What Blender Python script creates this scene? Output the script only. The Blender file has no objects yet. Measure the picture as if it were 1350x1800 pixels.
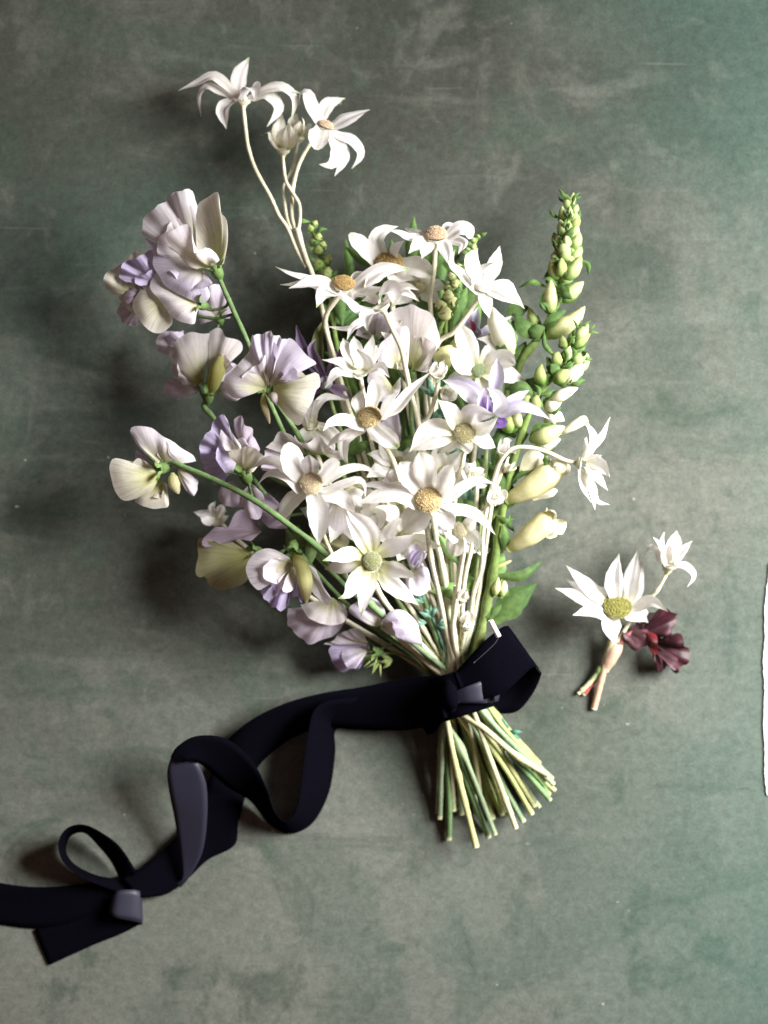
import bpy, math, random
from mathutils import Vector, Matrix, noise as mnoise
random.seed(11)
scene = bpy.context.scene
COL = scene.collection

# ------------------------------------------------------------------ camera, light, exposure
CAM_H = 1.0            # camera height above the backdrop (m)
S = 0.0003             # metres per photograph pixel at the backdrop
HS = 0.74              # the bouquet lies settled: heights below are scaled by this
cam = bpy.data.cameras.new('camera')
cam.sensor_fit = 'VERTICAL'; cam.sensor_height = 36.0; cam.sensor_width = 27.0
cam.lens = 36.0 * CAM_H / (1800 * S)
cam.clip_start = 0.01; cam.clip_end = 50
cam.dof.use_dof = True
cam.dof.focus_distance = CAM_H - 0.070
cam.dof.aperture_fstop = 4.0
cam_o = bpy.data.objects.new('camera', cam); COL.objects.link(cam_o)
cam_o.location = (0, 0, CAM_H)
scene.camera = cam_o

world = bpy.data.worlds.new('World'); scene.world = world
world.use_nodes = True
bg = world.node_tree.nodes['Background']
bg.inputs[0].default_value = (0.92, 0.50, 0.43, 1)
bg.inputs[1].default_value = 0.14

lamp = bpy.data.lights.new('window_light', 'AREA')
lamp.shape = 'RECTANGLE'; lamp.size = 0.44; lamp.size_y = 0.46; lamp.spread = math.radians(68)
lamp.energy = 7.4
lamp.color = (1.0, 0.99, 0.985)
lamp_o = bpy.data.objects.new('window_light', lamp); COL.objects.link(lamp_o)
lamp_o.location = (0.76, 0.22, 0.60)
lamp_o.rotation_euler = (Vector((0.06, -0.06, 0.0)) - Vector(lamp_o.location)).to_track_quat('-Z', 'Y').to_euler()

scene.view_settings.view_transform = 'Standard'
scene.view_settings.look = 'None'
scene.view_settings.gamma = 1.0
scene.view_settings.exposure = 0.0
scene.view_settings.use_curve_mapping = False
scene.cycles.use_denoising = True
scene.cycles.max_bounces = 8

# ------------------------------------------------------------------ helpers
def P(x, y, h):
    """photograph pixel (x, y) at h millimetres above the backdrop -> metres"""
    h = h * HS * (lerp(.70, 1, sstep(230, 560, x)) if y < 1150 else 1)     # the side of the bouquet droops to the table
    k = S * (1 - h * 0.001 / CAM_H)
    return Vector(((x - 675) * k, (900 - y) * k, h * 0.001))

def lerp(a, b, t): return a + (b - a) * t
def clamp(x, a=0.0, b=1.0): return max(a, min(b, x))
def sstep(a, b, x):
    t = clamp((x - a) / (b - a)); return t * t * (3 - 2 * t)
def mixc(a, b, t): return tuple(lerp(a[i], b[i], t) for i in range(3))

def crom(pts, n):
    """n+1 points along a Catmull-Rom curve through pts, spaced by arc length"""
    pts = [Vector(p) for p in pts]
    if len(pts) == 2: pts = [pts[0], pts[0].lerp(pts[1], .5), pts[1]]
    q = [pts[0] * 2 - pts[1]] + pts + [pts[-1] * 2 - pts[-2]]
    fine = []
    m = 10
    for i in range(1, len(q) - 2):
        a, b, c, d = q[i-1], q[i], q[i+1], q[i+2]
        for j in range(m):
            t = j / m
            fine.append(0.5 * ((2*b) + (c - a)*t + (2*a - 5*b + 4*c - d)*t*t + (3*b - a - 3*c + d)*t**3))
    fine.append(pts[-1])
    acc = [0.0]
    for i in range(1, len(fine)): acc.append(acc[-1] + (fine[i] - fine[i-1]).length)
    out = []; j = 0
    for i in range(n + 1):
        s = acc[-1] * i / n
        while j < len(acc) - 2 and acc[j+1] < s: j += 1
        seg = acc[j+1] - acc[j]
        out.append(fine[j].lerp(fine[j+1], clamp((s - acc[j]) / seg if seg > 1e-12 else 0)))
    return out

def tangents(c):
    n = len(c); t = []
    for i in range(n):
        v = c[min(i+1, n-1)] - c[max(i-1, 0)]
        t.append(v.normalized() if v.length > 1e-12 else Vector((0, 0, 1)))
    return t

def frames(c, side):
    """rotation-minimising side vectors along curve c"""
    T = tangents(c); out = []
    s = side - T[0] * side.dot(T[0])
    if s.length < 1e-9: s = T[0].orthogonal()
    s.normalize()
    for i in range(len(c)):
        if i:
            q = T[i-1].rotation_difference(T[i]); s = q @ s
            s = s - T[i] * s.dot(T[i]); s.normalize()
        out.append(s.copy())
    return T, out

class MeshData:
    def __init__(self): self.v = []; self.f = []; self.c = []; self.st = []; self.m = []
    def vert(self, p, c, st=(0, 0)):
        self.v.append(p); self.c.append(c); self.st.append(st); return len(self.v) - 1
    def face(self, idx, m=0): self.f.append(idx); self.m.append(m)

def build(name, md, mats, root=None, parent=None, smooth=True):
    me = bpy.data.meshes.new(name)
    off = root.location if root is not None else Vector((0, 0, 0))
    me.from_pydata([tuple(p - off) for p in md.v], [], md.f)
    ca = me.color_attributes.new('col', 'FLOAT_COLOR', 'POINT')
    flat = []
    for c in md.c: flat += [c[0], c[1], c[2], 1.0]
    ca.data.foreach_set('color', flat)
    sa = me.attributes.new('st', 'FLOAT_VECTOR', 'POINT')
    flat = []
    for s in md.st: flat += [s[0], s[1], 0.0]
    sa.data.foreach_set('vector', flat)
    if not isinstance(mats, (list, tuple)): mats = [mats]
    for m in mats: me.materials.append(m)
    me.polygons.foreach_set('use_smooth', [smooth] * len(me.polygons))
    me.polygons.foreach_set('material_index', md.m)
    me.update()
    o = bpy.data.objects.new(name, me); COL.objects.link(o)
    if parent is not None: o.parent = parent
    elif root is not None: o.parent = root
    return o

def thing(name, label, cat, loc, group=None):
    o = bpy.data.objects.new(name, None); COL.objects.link(o)
    o.empty_display_size = 0.01
    o.location = loc; o['label'] = label; o['category'] = cat
    if group: o['group'] = group
    return o

# ---- shapes
def add_tube(md, pts, r, col, n=8, segs=None, cap=True, bump=0.0):
    """tapered tube through pts; r and col are values or functions of t"""
    segs = segs or max(8, 5 * len(pts))
    c = crom(pts, segs)
    T, sd = frames(c, Vector((0.31, 0.77, 0.52)))
    rows = []
    for i, p in enumerate(c):
        t = i / segs
        rr = r(t) if callable(r) else r
        cc = col(t) if callable(col) else col
        b = sd[i].cross(T[i])
        if bump: rr *= 1 + random.uniform(-bump, bump)
        rows.append([md.vert(p + (sd[i] * math.cos(a) + b * math.sin(a)) * rr, cc, (k / n, t))
                     for k in range(n) for a in [2 * math.pi * k / n]])
    for i in range(segs):
        for k in range(n):
            md.face((rows[i][k], rows[i][(k+1) % n], rows[i+1][(k+1) % n], rows[i+1][k]))
    if cap:
        md.face(tuple(rows[0])); md.face(tuple(reversed(rows[-1])))
    return c

def prof(table, t):
    for i in range(len(table) - 1):
        if t <= table[i+1][0]:
            a, b = table[i], table[i+1]
            u = (t - a[0]) / (b[0] - a[0]); u = u * u * (3 - 2 * u)
            return lerp(a[1], b[1], u)
    return table[-1][1]

FLANNEL = [(0, .46), (.15, .74), (.36, 1), (.56, .90), (.74, .60), (.88, .26), (1, .02)]
LEAF = [(0, .12), (.15, .5), (.4, 1), (.65, .8), (.85, .38), (1, .03)]
BLUNT = [(0, .5), (.2, .75), (.5, 1), (.75, .92), (.9, .62), (1, .18)]

def add_blade(md, curve_pts, hw, side, colf, table=FLANNEL, cup=.2, thick=.0004, nv=15, nu=8, twist=0.0, wave=.0, fold=.16):
    """thin petal or leaf with a creased midrib, swept along a curve; colf(t, u)"""
    asym = random.uniform(-.1, .1)
    c = crom(curve_pts, nv)
    T, sd = frames(c, side)
    ph = random.uniform(0, 6.28)
    rows = []
    for i, p in enumerate(c):
        t = i / nv
        w = hw * prof(table, t)
        s = sd[i]
        if twist: s = Matrix.Rotation(twist * t, 3, T[i]) @ s
        n = T[i].cross(s)
        row = []
        for k in range(nu + 1):
            u = -1 + 2 * k / nu
            z = cup * w * u * u - fold * w * math.exp(-(u * 3.2) ** 2) + .05 * w * math.sin(u * 7 + ph)
            z += wave * hw * math.sin(t * 9 + ph + u * 1.3) * u
            jag = 1 + (.07 * mnoise.noise(Vector((t * 6, ph * 4, u * .6))) if abs(u) > .6 else 0)
            row.append(md.vert(p + s * (u * w * jag + asym * hw * math.sin(math.pi * t)) + n * z, colf(t, u), (u, t)))
        rows.append(row)
    for i in range(nv):
        for k in range(nu):
            md.face((rows[i][k], rows[i][k+1], rows[i+1][k+1], rows[i+1][k]))

def add_pod(md, pts, hw, colf, table, n=10, segs=14, flat=1.0, side=None, lobes=0, lobe_amp=0.0):
    c = crom(pts, segs)
    T, sd = frames(c, side or Vector((0.2, 0.3, 1)))
    rows = []
    for i, p in enumerate(c):
        t = i / segs; w = hw * prof(table, t); b = sd[i].cross(T[i])
        row = []
        for k in range(n):
            a = 2 * math.pi * k / n
            ww = w * (1 + lobe_amp * math.cos(lobes * a)) if lobes else w
            row.append(md.vert(p + sd[i] * math.cos(a) * ww * flat + b * math.sin(a) * ww, colf(t, math.cos(a)), (k / n, t)))
        rows.append(row)
    for i in range(segs):
        for k in range(n):
            md.face((rows[i][k], rows[i][(k+1) % n], rows[i+1][(k+1) % n], rows[i+1][k]))
    md.face(tuple(rows[0])); md.face(tuple(reversed(rows[-1])))

ICO = None
def ico_data():
    global ICO
    if ICO is None:
        g = (1 + 5 ** .5) / 2
        v = [(-1,g,0),(1,g,0),(-1,-g,0),(1,-g,0),(0,-1,g),(0,1,g),(0,-1,-g),(0,1,-g),(g,0,-1),(g,0,1),(-g,0,-1),(-g,0,1)]
        v = [Vector(a).normalized() for a in v]
        f = [(0,11,5),(0,5,1),(0,1,7),(0,7,10),(0,10,11),(1,5,9),(5,11,4),(11,10,2),(10,7,6),(7,1,8),(3,9,4),(3,4,2),(3,2,6),(3,6,8),(3,8,9),(4,9,5),(2,4,11),(6,2,10),(8,6,7),(9,8,1)]
        ICO = (v, f)
    return ICO
def add_grain(md, p, r, col):
    v, f = ico_data(); b = len(md.v)
    for a in v: md.vert(p + a * r, col)
    for t in f: md.face((b + t[0], b + t[1], b + t[2]))

# ------------------------------------------------------------------ materials
def new_mat(name):
    m = bpy.data.materials.new(name); m.use_nodes = True
    nt = m.node_tree; nt.nodes.clear()
    return m, nt, nt.nodes, nt.links

def plant_mat(name, rough=.6, trans=.25, vein=0.0, vein_scale=60, sheen=.0, noise_amt=.12, noise_scale=900, bump=.15, spec=.25, bump_scale=2500, veintint=(.55, .5, .55)):
    m, nt, N, L = new_mat(name)
    out = N.new('ShaderNodeOutputMaterial')
    at = N.new('ShaderNodeAttribute'); at.attribute_name = 'col'
    tc = N.new('ShaderNodeNewGeometry')
    nz = N.new('ShaderNodeTexNoise'); nz.inputs['Scale'].default_value = noise_scale; nz.inputs['Detail'].default_value = 3
    L.new(tc.outputs['Position'], nz.inputs['Vector'])
    mr = N.new('ShaderNodeMapRange'); mr.inputs[1].default_value = .25; mr.inputs[2].default_value = .75
    mr.inputs[3].default_value = 1 - noise_amt; mr.inputs[4].default_value = 1 + noise_amt * .35
    L.new(nz.outputs[0], mr.inputs[0])
    mu = N.new('ShaderNodeMix'); mu.data_type = 'RGBA'; mu.blend_type = 'MULTIPLY'; mu.inputs[0].default_value = 1
    L.new(at.outputs['Color'], mu.inputs[6]); L.new(mr.outputs[0], mu.inputs[7])
    colr = mu.outputs[2]
    hgt = None
    if vein > 0:
        st = N.new('ShaderNodeAttribute'); st.attribute_name = 'st'
        mp = N.new('ShaderNodeMapping'); mp.inputs['Scale'].default_value = (vein_scale, 2.2, 1)
        L.new(st.outputs['Vector'], mp.inputs['Vector'])
        oi = N.new('ShaderNodeObjectInfo')
        L.new(oi.outputs['Random'], mp.inputs['Location'])
        vn = N.new('ShaderNodeTexNoise'); vn.inputs['Scale'].default_value = 1.0; vn.inputs['Detail'].default_value = 3; vn.inputs['Distortion'].default_value = .6
        L.new(mp.outputs[0], vn.inputs['Vector'])
        vr = N.new('ShaderNodeMapRange'); vr.inputs[1].default_value = .47; vr.inputs[2].default_value = .66; vr.inputs[3].default_value = 0; vr.inputs[4].default_value = vein
        L.new(vn.outputs[0], vr.inputs[0])
        vm = N.new('ShaderNodeMix'); vm.data_type = 'RGBA'; vm.blend_type = 'MULTIPLY'
        L.new(vr.outputs[0], vm.inputs[0]); L.new(colr, vm.inputs[6]); vm.inputs[7].default_value = (*veintint, 1)
        colr = vm.outputs[2]; hgt = vn.outputs[0]
    pb = N.new('ShaderNodeBsdfPrincipled')
    pb.inputs['Roughness'].default_value = rough
    pb.inputs['Specular IOR Level'].default_value = spec
    if sheen: pb.inputs['Sheen Weight'].default_value = sheen; pb.inputs['Sheen Roughness'].default_value = .5
    L.new(colr, pb.inputs['Base Color'])
    if bump:
        bz = N.new('ShaderNodeTexNoise'); bz.inputs['Scale'].default_value = bump_scale; bz.inputs['Detail'].default_value = 2
        L.new(tc.outputs['Position'], bz.inputs['Vector'])
        bp = N.new('ShaderNodeBump'); bp.inputs['Strength'].default_value = bump; bp.inputs['Distance'].default_value = .0004
        L.new(hgt if hgt is not None else bz.outputs[0], bp.inputs['Height'])
        L.new(bp.outputs[0], pb.inputs['Normal'])
    if trans > 0:
        tr = N.new('ShaderNodeBsdfTranslucent'); L.new(colr, tr.inputs['Color'])
        mx = N.new('ShaderNodeMixShader'); mx.inputs[0].default_value = trans
        L.new(pb.outputs[0], mx.inputs[1]); L.new(tr.outputs[0], mx.inputs[2]); L.new(mx.outputs[0], out.inputs[0])
    else: L.new(pb.outputs[0], out.inputs[0])
    return m

M_FLAN = plant_mat('flannel_petal', rough=.95, trans=.45, vein=.35, vein_scale=9, sheen=.3, noise_amt=.09, noise_scale=420, bump=.35, spec=.1, veintint=(.8, .78, .74))
M_SWEET = plant_mat('sweet_pea_petal', rough=.6, trans=.45, vein=.6, vein_scale=85, noise_amt=.07, noise_scale=500, bump=.3, spec=.2, veintint=(.66, .60, .68))
M_GREEN = plant_mat('green_plant', rough=.7, trans=.15, vein=.45, vein_scale=5, noise_amt=.4, noise_scale=350, bump=.3, spec=.2, veintint=(1.0, 1.0, .8))
M_STEM = plant_mat('felted_stem', rough=.9, trans=0, noise_amt=.25, noise_scale=700, bump=.5, sheen=.2, spec=.1)
M_DISC = plant_mat('flower_disc', rough=.95, trans=.0, noise_amt=.2, noise_scale=2500, bump=0, spec=.05)
M_SNAP = plant_mat('snapdragon_petal', rough=.75, trans=.25, vein=.4, vein_scale=9, noise_amt=.14, noise_scale=420, bump=.2, spec=.3, veintint=(.82, .85, .6))
M_LEAF = plant_mat('dark_leaf', rough=.55, trans=.1, vein=.8, vein_scale=14, noise_amt=.5, noise_scale=160, bump=.5, spec=.5, veintint=(.45, .35, .4))
M_TAPE = plant_mat('floral_tape', rough=.6, trans=.1, noise_amt=.2, noise_scale=500, bump=.4, spec=.3)

def ribbon_mats():
    m, nt, N, L = new_mat('velvet')
    out = N.new('ShaderNodeOutputMaterial'); pb = N.new('ShaderNodeBsdfPrincipled')
    pb.inputs['Base Color'].default_value = (.003, .003, .0048, 1)
    pb.inputs['Roughness'].default_value = 1; pb.inputs['Specular IOR Level'].default_value = .0
    pb.inputs['Sheen Weight'].default_value = .004; pb.inputs['Sheen Roughness'].default_value = .35
    pb.inputs['Sheen Tint'].default_value = (.35, .35, .75, 1)
    g = N.new('ShaderNodeNewGeometry'); nz = N.new('ShaderNodeTexNoise'); nz.inputs['Scale'].default_value = 1500; nz.inputs['Detail'].default_value = 3
    L.new(g.outputs['Position'], nz.inputs['Vector'])
    cr = N.new('ShaderNodeMix'); cr.data_type = 'RGBA'; cr.inputs[6].default_value = (.0008, .0008, .0014, 1); cr.inputs[7].default_value = (.0036, .0034, .0062, 1)
    L.new(nz.outputs[0], cr.inputs[0]); L.new(cr.outputs[2], pb.inputs['Base Color'])
    bp = N.new('ShaderNodeBump'); bp.inputs['Strength'].default_value = .2; bp.inputs['Distance'].default_value = .0004
    L.new(nz.outputs[0], bp.inputs['Height']); L.new(bp.outputs[0], pb.inputs['Normal'])
    L.new(pb.outputs[0], out.inputs[0])
    m2, nt, N, L = new_mat('satin')
    out = N.new('ShaderNodeOutputMaterial'); pb = N.new('ShaderNodeBsdfPrincipled')
    pb.inputs['Base Color'].default_value = (.015, .015, .027, 1)
    pb.inputs['Roughness'].default_value = .5; pb.inputs['Specular IOR Level'].default_value = .35
    tc = N.new('ShaderNodeAttribute'); tc.attribute_name = 'st'
    mp = N.new('ShaderNodeMapping'); mp.inputs['Scale'].default_value = (160, 6, 1)
    nz = N.new('ShaderNodeTexNoise'); nz.inputs['Scale'].default_value = 1
    bp = N.new('ShaderNodeBump'); bp.inputs['Strength'].default_value = .15; bp.inputs['Distance'].default_value = .0003
    L.new(tc.outputs['Vector'], mp.inputs[0]); L.new(mp.outputs[0], nz.inputs['Vector']); L.new(nz.outputs[0], bp.inputs['Height']); L.new(bp.outputs[0], pb.inputs['Normal'])
    L.new(pb.outputs[0], out.inputs[0])
    return m, m2
M_VELVET, M_SATIN = ribbon_mats()

def backdrop_mat():
    m, nt, N, L = new_mat('painted_canvas')
    out = N.new('ShaderNodeOutputMaterial'); pb = N.new('ShaderNodeBsdfPrincipled')
    g = N.new('ShaderNodeNewGeometry')
    def noise(scale, detail=4, rough=.55, dist=0.0, off=(0, 0, 0), sc=(1, 1, 1), rot=0):
        mp = N.new('ShaderNodeMapping'); mp.inputs['Location'].default_value = off; mp.inputs['Scale'].default_value = sc; mp.inputs['Rotation'].default_value = (0, 0, rot)
        L.new(g.outputs['Position'], mp.inputs[0])
        n = N.new('ShaderNodeTexNoise'); n.inputs['Scale'].default_value = scale; n.inputs['Detail'].default_value = detail
        n.inputs['Roughness'].default_value = rough; n.inputs['Distortion'].default_value = dist
        L.new(mp.outputs[0], n.inputs['Vector']); return n.outputs[0]
    def rng(s, a, b, c=0, d=1, smooth=True):
        r = N.new('ShaderNodeMapRange'); r.interpolation_type = 'SMOOTHSTEP' if smooth else 'LINEAR'
        r.inputs[1].default_value = a; r.inputs[2].default_value = b; r.inputs[3].default_value = c; r.inputs[4].default_value = d
        L.new(s, r.inputs[0]); return r.outputs[0]
    def mix(f, a, b, mode='MIX'):
        x = N.new('ShaderNodeMix'); x.data_type = 'RGBA'; x.blend_type = mode
        if isinstance(f, (int, float)): x.inputs[0].default_value = f
        else: L.new(f, x.inputs[0])
        for s, i in ((a, 6), (b, 7)):
            if isinstance(s, tuple): x.inputs[i].default_value = (*s, 1)
            else: L.new(s, x.inputs[i])
        return x.outputs[2]
    big = noise(3.6, 5, .55, .5, (2.1, .4, 0))
    c = mix(rng(big, .36, .66), (.030, .037, .029), (.057, .064, .051))
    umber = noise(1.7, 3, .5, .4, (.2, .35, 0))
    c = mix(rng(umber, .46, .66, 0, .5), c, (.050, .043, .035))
    sx = N.new('ShaderNodeSeparateXYZ'); L.new(g.outputs['Position'], sx.inputs[0])
    def mth(op, a, b):
        n = N.new('ShaderNodeMath'); n.operation = op
        for i, v in enumerate((a, b)):
            if isinstance(v, (int, float)): n.inputs[i].default_value = v
            else: L.new(v, n.inputs[i])
        return n.outputs[0]
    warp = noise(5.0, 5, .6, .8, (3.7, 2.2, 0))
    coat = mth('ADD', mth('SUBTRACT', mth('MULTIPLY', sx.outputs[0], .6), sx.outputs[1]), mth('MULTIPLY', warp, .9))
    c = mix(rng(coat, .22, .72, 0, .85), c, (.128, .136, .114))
    mid = noise(15, 7, .66, .7, (5.3, 1.7, 0))
    c = mix(rng(mid, .50, .64, 0, .42), c, (.132, .136, .114))
    mid2 = noise(21, 6, .64, 1.0, (9.2, 3.1, 0), (1, .7, 1), .6)
    c = mix(rng(mid2, .54, .66, 0, .68), c, (.047, .062, .046))
    wash = noise(5.5, 3, .5, 2.0, (1.2, 8.3, 0), (1, 1, 1), .4)
    c = mix(rng(wash, .53, .57, 0, .36), c, (.050, .072, .055))
    strk = noise(12, 5, .6, .6, (3.2, 5.5, 0), (.6, 3.2, 1), .12)
    c = mix(rng(strk, .56, .72, 0, .42), c, (.128, .134, .114))
    strk2 = noise(9, 5, .6, 1.2, (8.2, 1.5, 0), (.5, 3.0, 1), 1.25)
    c = mix(rng(strk2, .56, .70, 0, .36), c, (.112, .126, .106))
    strk3 = noise(10, 5, .6, 1.4, (4.1, 7.7, 0), (.6, 2.6, 1), .75)
    c = mix(rng(strk3, .56, .68, 0, .40), c, (.040, .054, .041))
    dab = noise(60, 4, .6, .8, (4.4, 2.8, 0))
    c = mix(rng(dab, .58, .70, 0, .45), c, (.050, .068, .050))
    dab2 = noise(46, 5, .65, .8, (7.4, 9.8, 0))
    c = mix(rng(dab2, .56, .74, 0, .36), c, (.135, .138, .118))
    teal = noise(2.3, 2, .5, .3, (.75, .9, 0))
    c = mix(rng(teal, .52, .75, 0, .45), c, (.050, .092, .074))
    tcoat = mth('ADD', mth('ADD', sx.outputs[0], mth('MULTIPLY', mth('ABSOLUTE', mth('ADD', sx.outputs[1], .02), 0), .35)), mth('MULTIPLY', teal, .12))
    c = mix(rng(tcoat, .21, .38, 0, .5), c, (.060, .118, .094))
    # woven grain, fine scratches and lint
    fine = noise(900, 3, .7)
    c = mix(1.0, c, rng(fine, .25, .75, .74, 1.26, False), 'MULTIPLY')
    fine2 = noise(210, 5, .75)
    c = mix(1.0, c, rng(fine2, .25, .75, .72, 1.28, False), 'MULTIPLY')
    scr = noise(40, 2, .5, .3, (1.7, 6.1, 0), (.25, 9, 1), .5)
    c = mix(rng(scr, .70, .76, 0, .3), c, (.17, .17, .155))
    sp = noise(230, 1, .5, 0, (3, 3, 0))
    c = mix(rng(sp, .79, .82, 0, .7), c, (.35, .35, .31))
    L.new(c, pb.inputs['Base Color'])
    pb.inputs['Roughness'].default_value = .92; pb.inputs['Specular IOR Level'].default_value = .15
    bp = N.new('ShaderNodeBump'); bp.inputs['Strength'].default_value = .35; bp.inputs['Distance'].default_value = .0006
    L.new(fine2, bp.inputs['Height']); L.new(bp.outputs[0], pb.inputs['Normal'])
    L.new(pb.outputs[0], out.inputs[0])
    return m

# ------------------------------------------------------------------ the backdrop
md = MeshData()
for p in ((-1.2, -1.2), (1.2, -1.2), (1.2, 1.2), (-1.2, 1.2)): md.vert(Vector((p[0], p[1], 0)), (.2, .2, .2))
md.face((0, 1, 2, 3))
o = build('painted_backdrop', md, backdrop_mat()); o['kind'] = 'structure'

# ------------------------------------------------------------------ binding point and stem ends
# cut ends below the ribbon: middle point and end point, pixels and heights
ENDS = [
 [(787,1271,34),(800,1340,30),(837,1489,20)], [(803,1300,30),(827,1353,27),(871,1467,16)],
 [(805,1330,22),(830,1400,18),(859,1472,9)],  [(832,1250,42),(861,1332,36),(907,1456,24)],
 [(840,1290,30),(875,1360,26),(920,1444,15)], [(843,1284,38),(893,1359,31),(935,1431,19)],
 [(850,1280,33),(895,1345,27),(940,1417,14)], [(855,1290,24),(910,1365,17),(948,1419,8)],
 [(845,1252,37),(907,1335,31),(967,1407,22)], [(853,1282,42),(909,1329,38),(962,1362,30)],
 [(848,1250,42),(893,1300,35),(973,1379,25)], [(856,1239,34),(885,1279,32),(950,1352,23)],
 [(860,1262,25),(912,1330,18),(975,1390,11)], [(779,1300,20),(775,1370,12),(773,1439,5)],
 [(784,1300,16),(790,1400,9),(789,1476,4)],   [(811,1263,33),(832,1300,26),(843,1393,10)],
 [(800,1300,20),(806,1360,10),(812,1432,4)],  [(825,1300,18),(855,1370,9),(883,1433,4)],
 [(830,1300,14),(850,1360,6),(866,1440,3)],   [(818,1290,18),(828,1360,9),(838,1430,4)],
 [(842,1290,20),(868,1350,12),(900,1432,5)],  [(795,1290,22),(795,1360,14),(798,1425,5)],
 [(850,1270,22),(890,1340,14),(930,1415,6)],  [(835,1280,26),(862,1350,19),(886,1428,10)],
]
SLOTS = []
for i in range(90):                       # packed into the round of the tied bundle
    a = i * 2.39996; rr = math.sqrt((i + .5) / 90)
    SLOTS.append((812 + 42 * rr * math.cos(a), 1218 - 14 * rr * math.cos(a), 24 + 17 * rr * math.sin(a)))
used_slot = set(); used_end = {}
GREENS = [(.46,.47,.21), (.33,.43,.25), (.16,.27,.11), (.52,.51,.30), (.28,.40,.23), (.37,.42,.16)]
def bind(last, end_i):
    """the rest of a stem: through the tie to its cut end"""
    e = ENDS[end_i % len(ENDS)]
    best = None
    for i, s in enumerate(SLOTS):
        if i in used_slot: continue
        xe = e[0][0] - (e[0][1] - s[1]) * (e[1][0] - e[0][0]) / max(1, e[1][1] - e[0][1])
        d = abs(s[0] - xe) + .25 * abs(s[0] - (812 + (last[0] - 770) * .35)) + .9 * abs(s[2] - e[0][2])
        if best is None or d < best[0]: best = (d, i)
    used_slot.add(best[1]); s = SLOTS[best[1]]
    k = used_end.get(end_i, 0); used_end[end_i] = k + 1
    j = [(p[0] - 3 * k, p[1] - 9 * k, max(3, p[2] - 7 * k)) for p in e]
    return [s] + j

def stem_part(root, pts, r0, r1, c_top, c_bot, name='stem', parent=None, mat=None, nrough=.06):
    md = MeshData()
    P3 = [P(*p) for p in pts]
    nodes = [random.random() for _ in range(4)]; w0 = random.uniform(0, 9)
    if name == 'stem': r1 *= random.uniform(.70, 1.0)
    if name != 'stem': nodes = []
    add_tube(md, P3, lambda t: lerp(r0, r1, t) * .001 * (1 + .12 * mnoise.noise(Vector((t * 11, w0, 0))) + sum(.35 * math.exp(-((t - q) * 55) ** 2) for q in nodes)),
             lambda t: tuple(v * (1 + .35 * mnoise.noise(Vector((t * 7, w0, 3)))) for v in mixc(c_top, c_bot, sstep(.35, .8, t))), n=9, segs=10 * len(pts), bump=nrough)
    # cut face lighter
    for i in range(len(md.v) - 9, len(md.v)): md.c[i] = (.62, .62, .38)
    return build(name, md, mat or M_STEM, root, parent)

# ------------------------------------------------------------------ flannel flowers
WHITE = (.91, .885, .865)
def petal_col(tipg, basey, tone):
    def f(t, u):
        c = tuple(WHITE[i] * tone[i] for i in range(3))
        c = mixc(c, (.66, .66, .30), basey * (1 - sstep(.02, .42, t)))
        g = sstep(.80, .95, t + .06 * (1 - abs(u)) - .04) * tipg
        c = mixc(c, (.30, .40, .13), g)
        return c
    return f

def disc_md(c, N, r, hgt, cols, count=420):
    md = MeshData()
    a = N.orthogonal().normalized(); b = N.cross(a)
    rings = 6; n = 20; rows = []
    dk = tuple(x * .7 for x in cols[0])
    for i in range(rings + 1):
        ph = i / rings * math.pi / 2
        rr, z = r * math.cos(ph) * .97, hgt * math.sin(ph) * .96
        rows.append([md.vert(c + (a * math.cos(q) + b * math.sin(q)) * rr + N * z, dk) for k in range(n) for q in [2 * math.pi * k / n]])
    for i in range(rings):
        for k in range(n): md.face((rows[i][k], rows[i][(k+1) % n], rows[i+1][(k+1) % n], rows[i+1][k]))
    for i in range(count):
        x = (i + .5) / count; ph = math.acos(clamp(1 - x)); q = i * 2.39996
        rr, z = r * math.sin(ph), hgt * math.cos(ph)
        p = c + (a * math.cos(q) + b * math.sin(q)) * rr + N * (z + r * random.uniform(-.05, .06)) + a * r * random.uniform(-.03, .03) + b * r * random.uniform(-.03, .03)
        cc = mixc(cols[0], cols[1], random.random()); f = random.uniform(.75, 1.2)
        add_grain(md, p, r * random.uniform(.03, .06), tuple(v * f for v in mixc(cc, (.42, .44, .20), .25 * random.random() ** 2)))
    return md

TAN = ((.46, .32, .15), (.72, .58, .38))
OLIVE = ((.40, .36, .17), (.70, .64, .46))
GREENISH = ((.30, .33, .13), (.66, .66, .50))
GOLD = ((.23, .23, .06), (.40, .34, .12))

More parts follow.
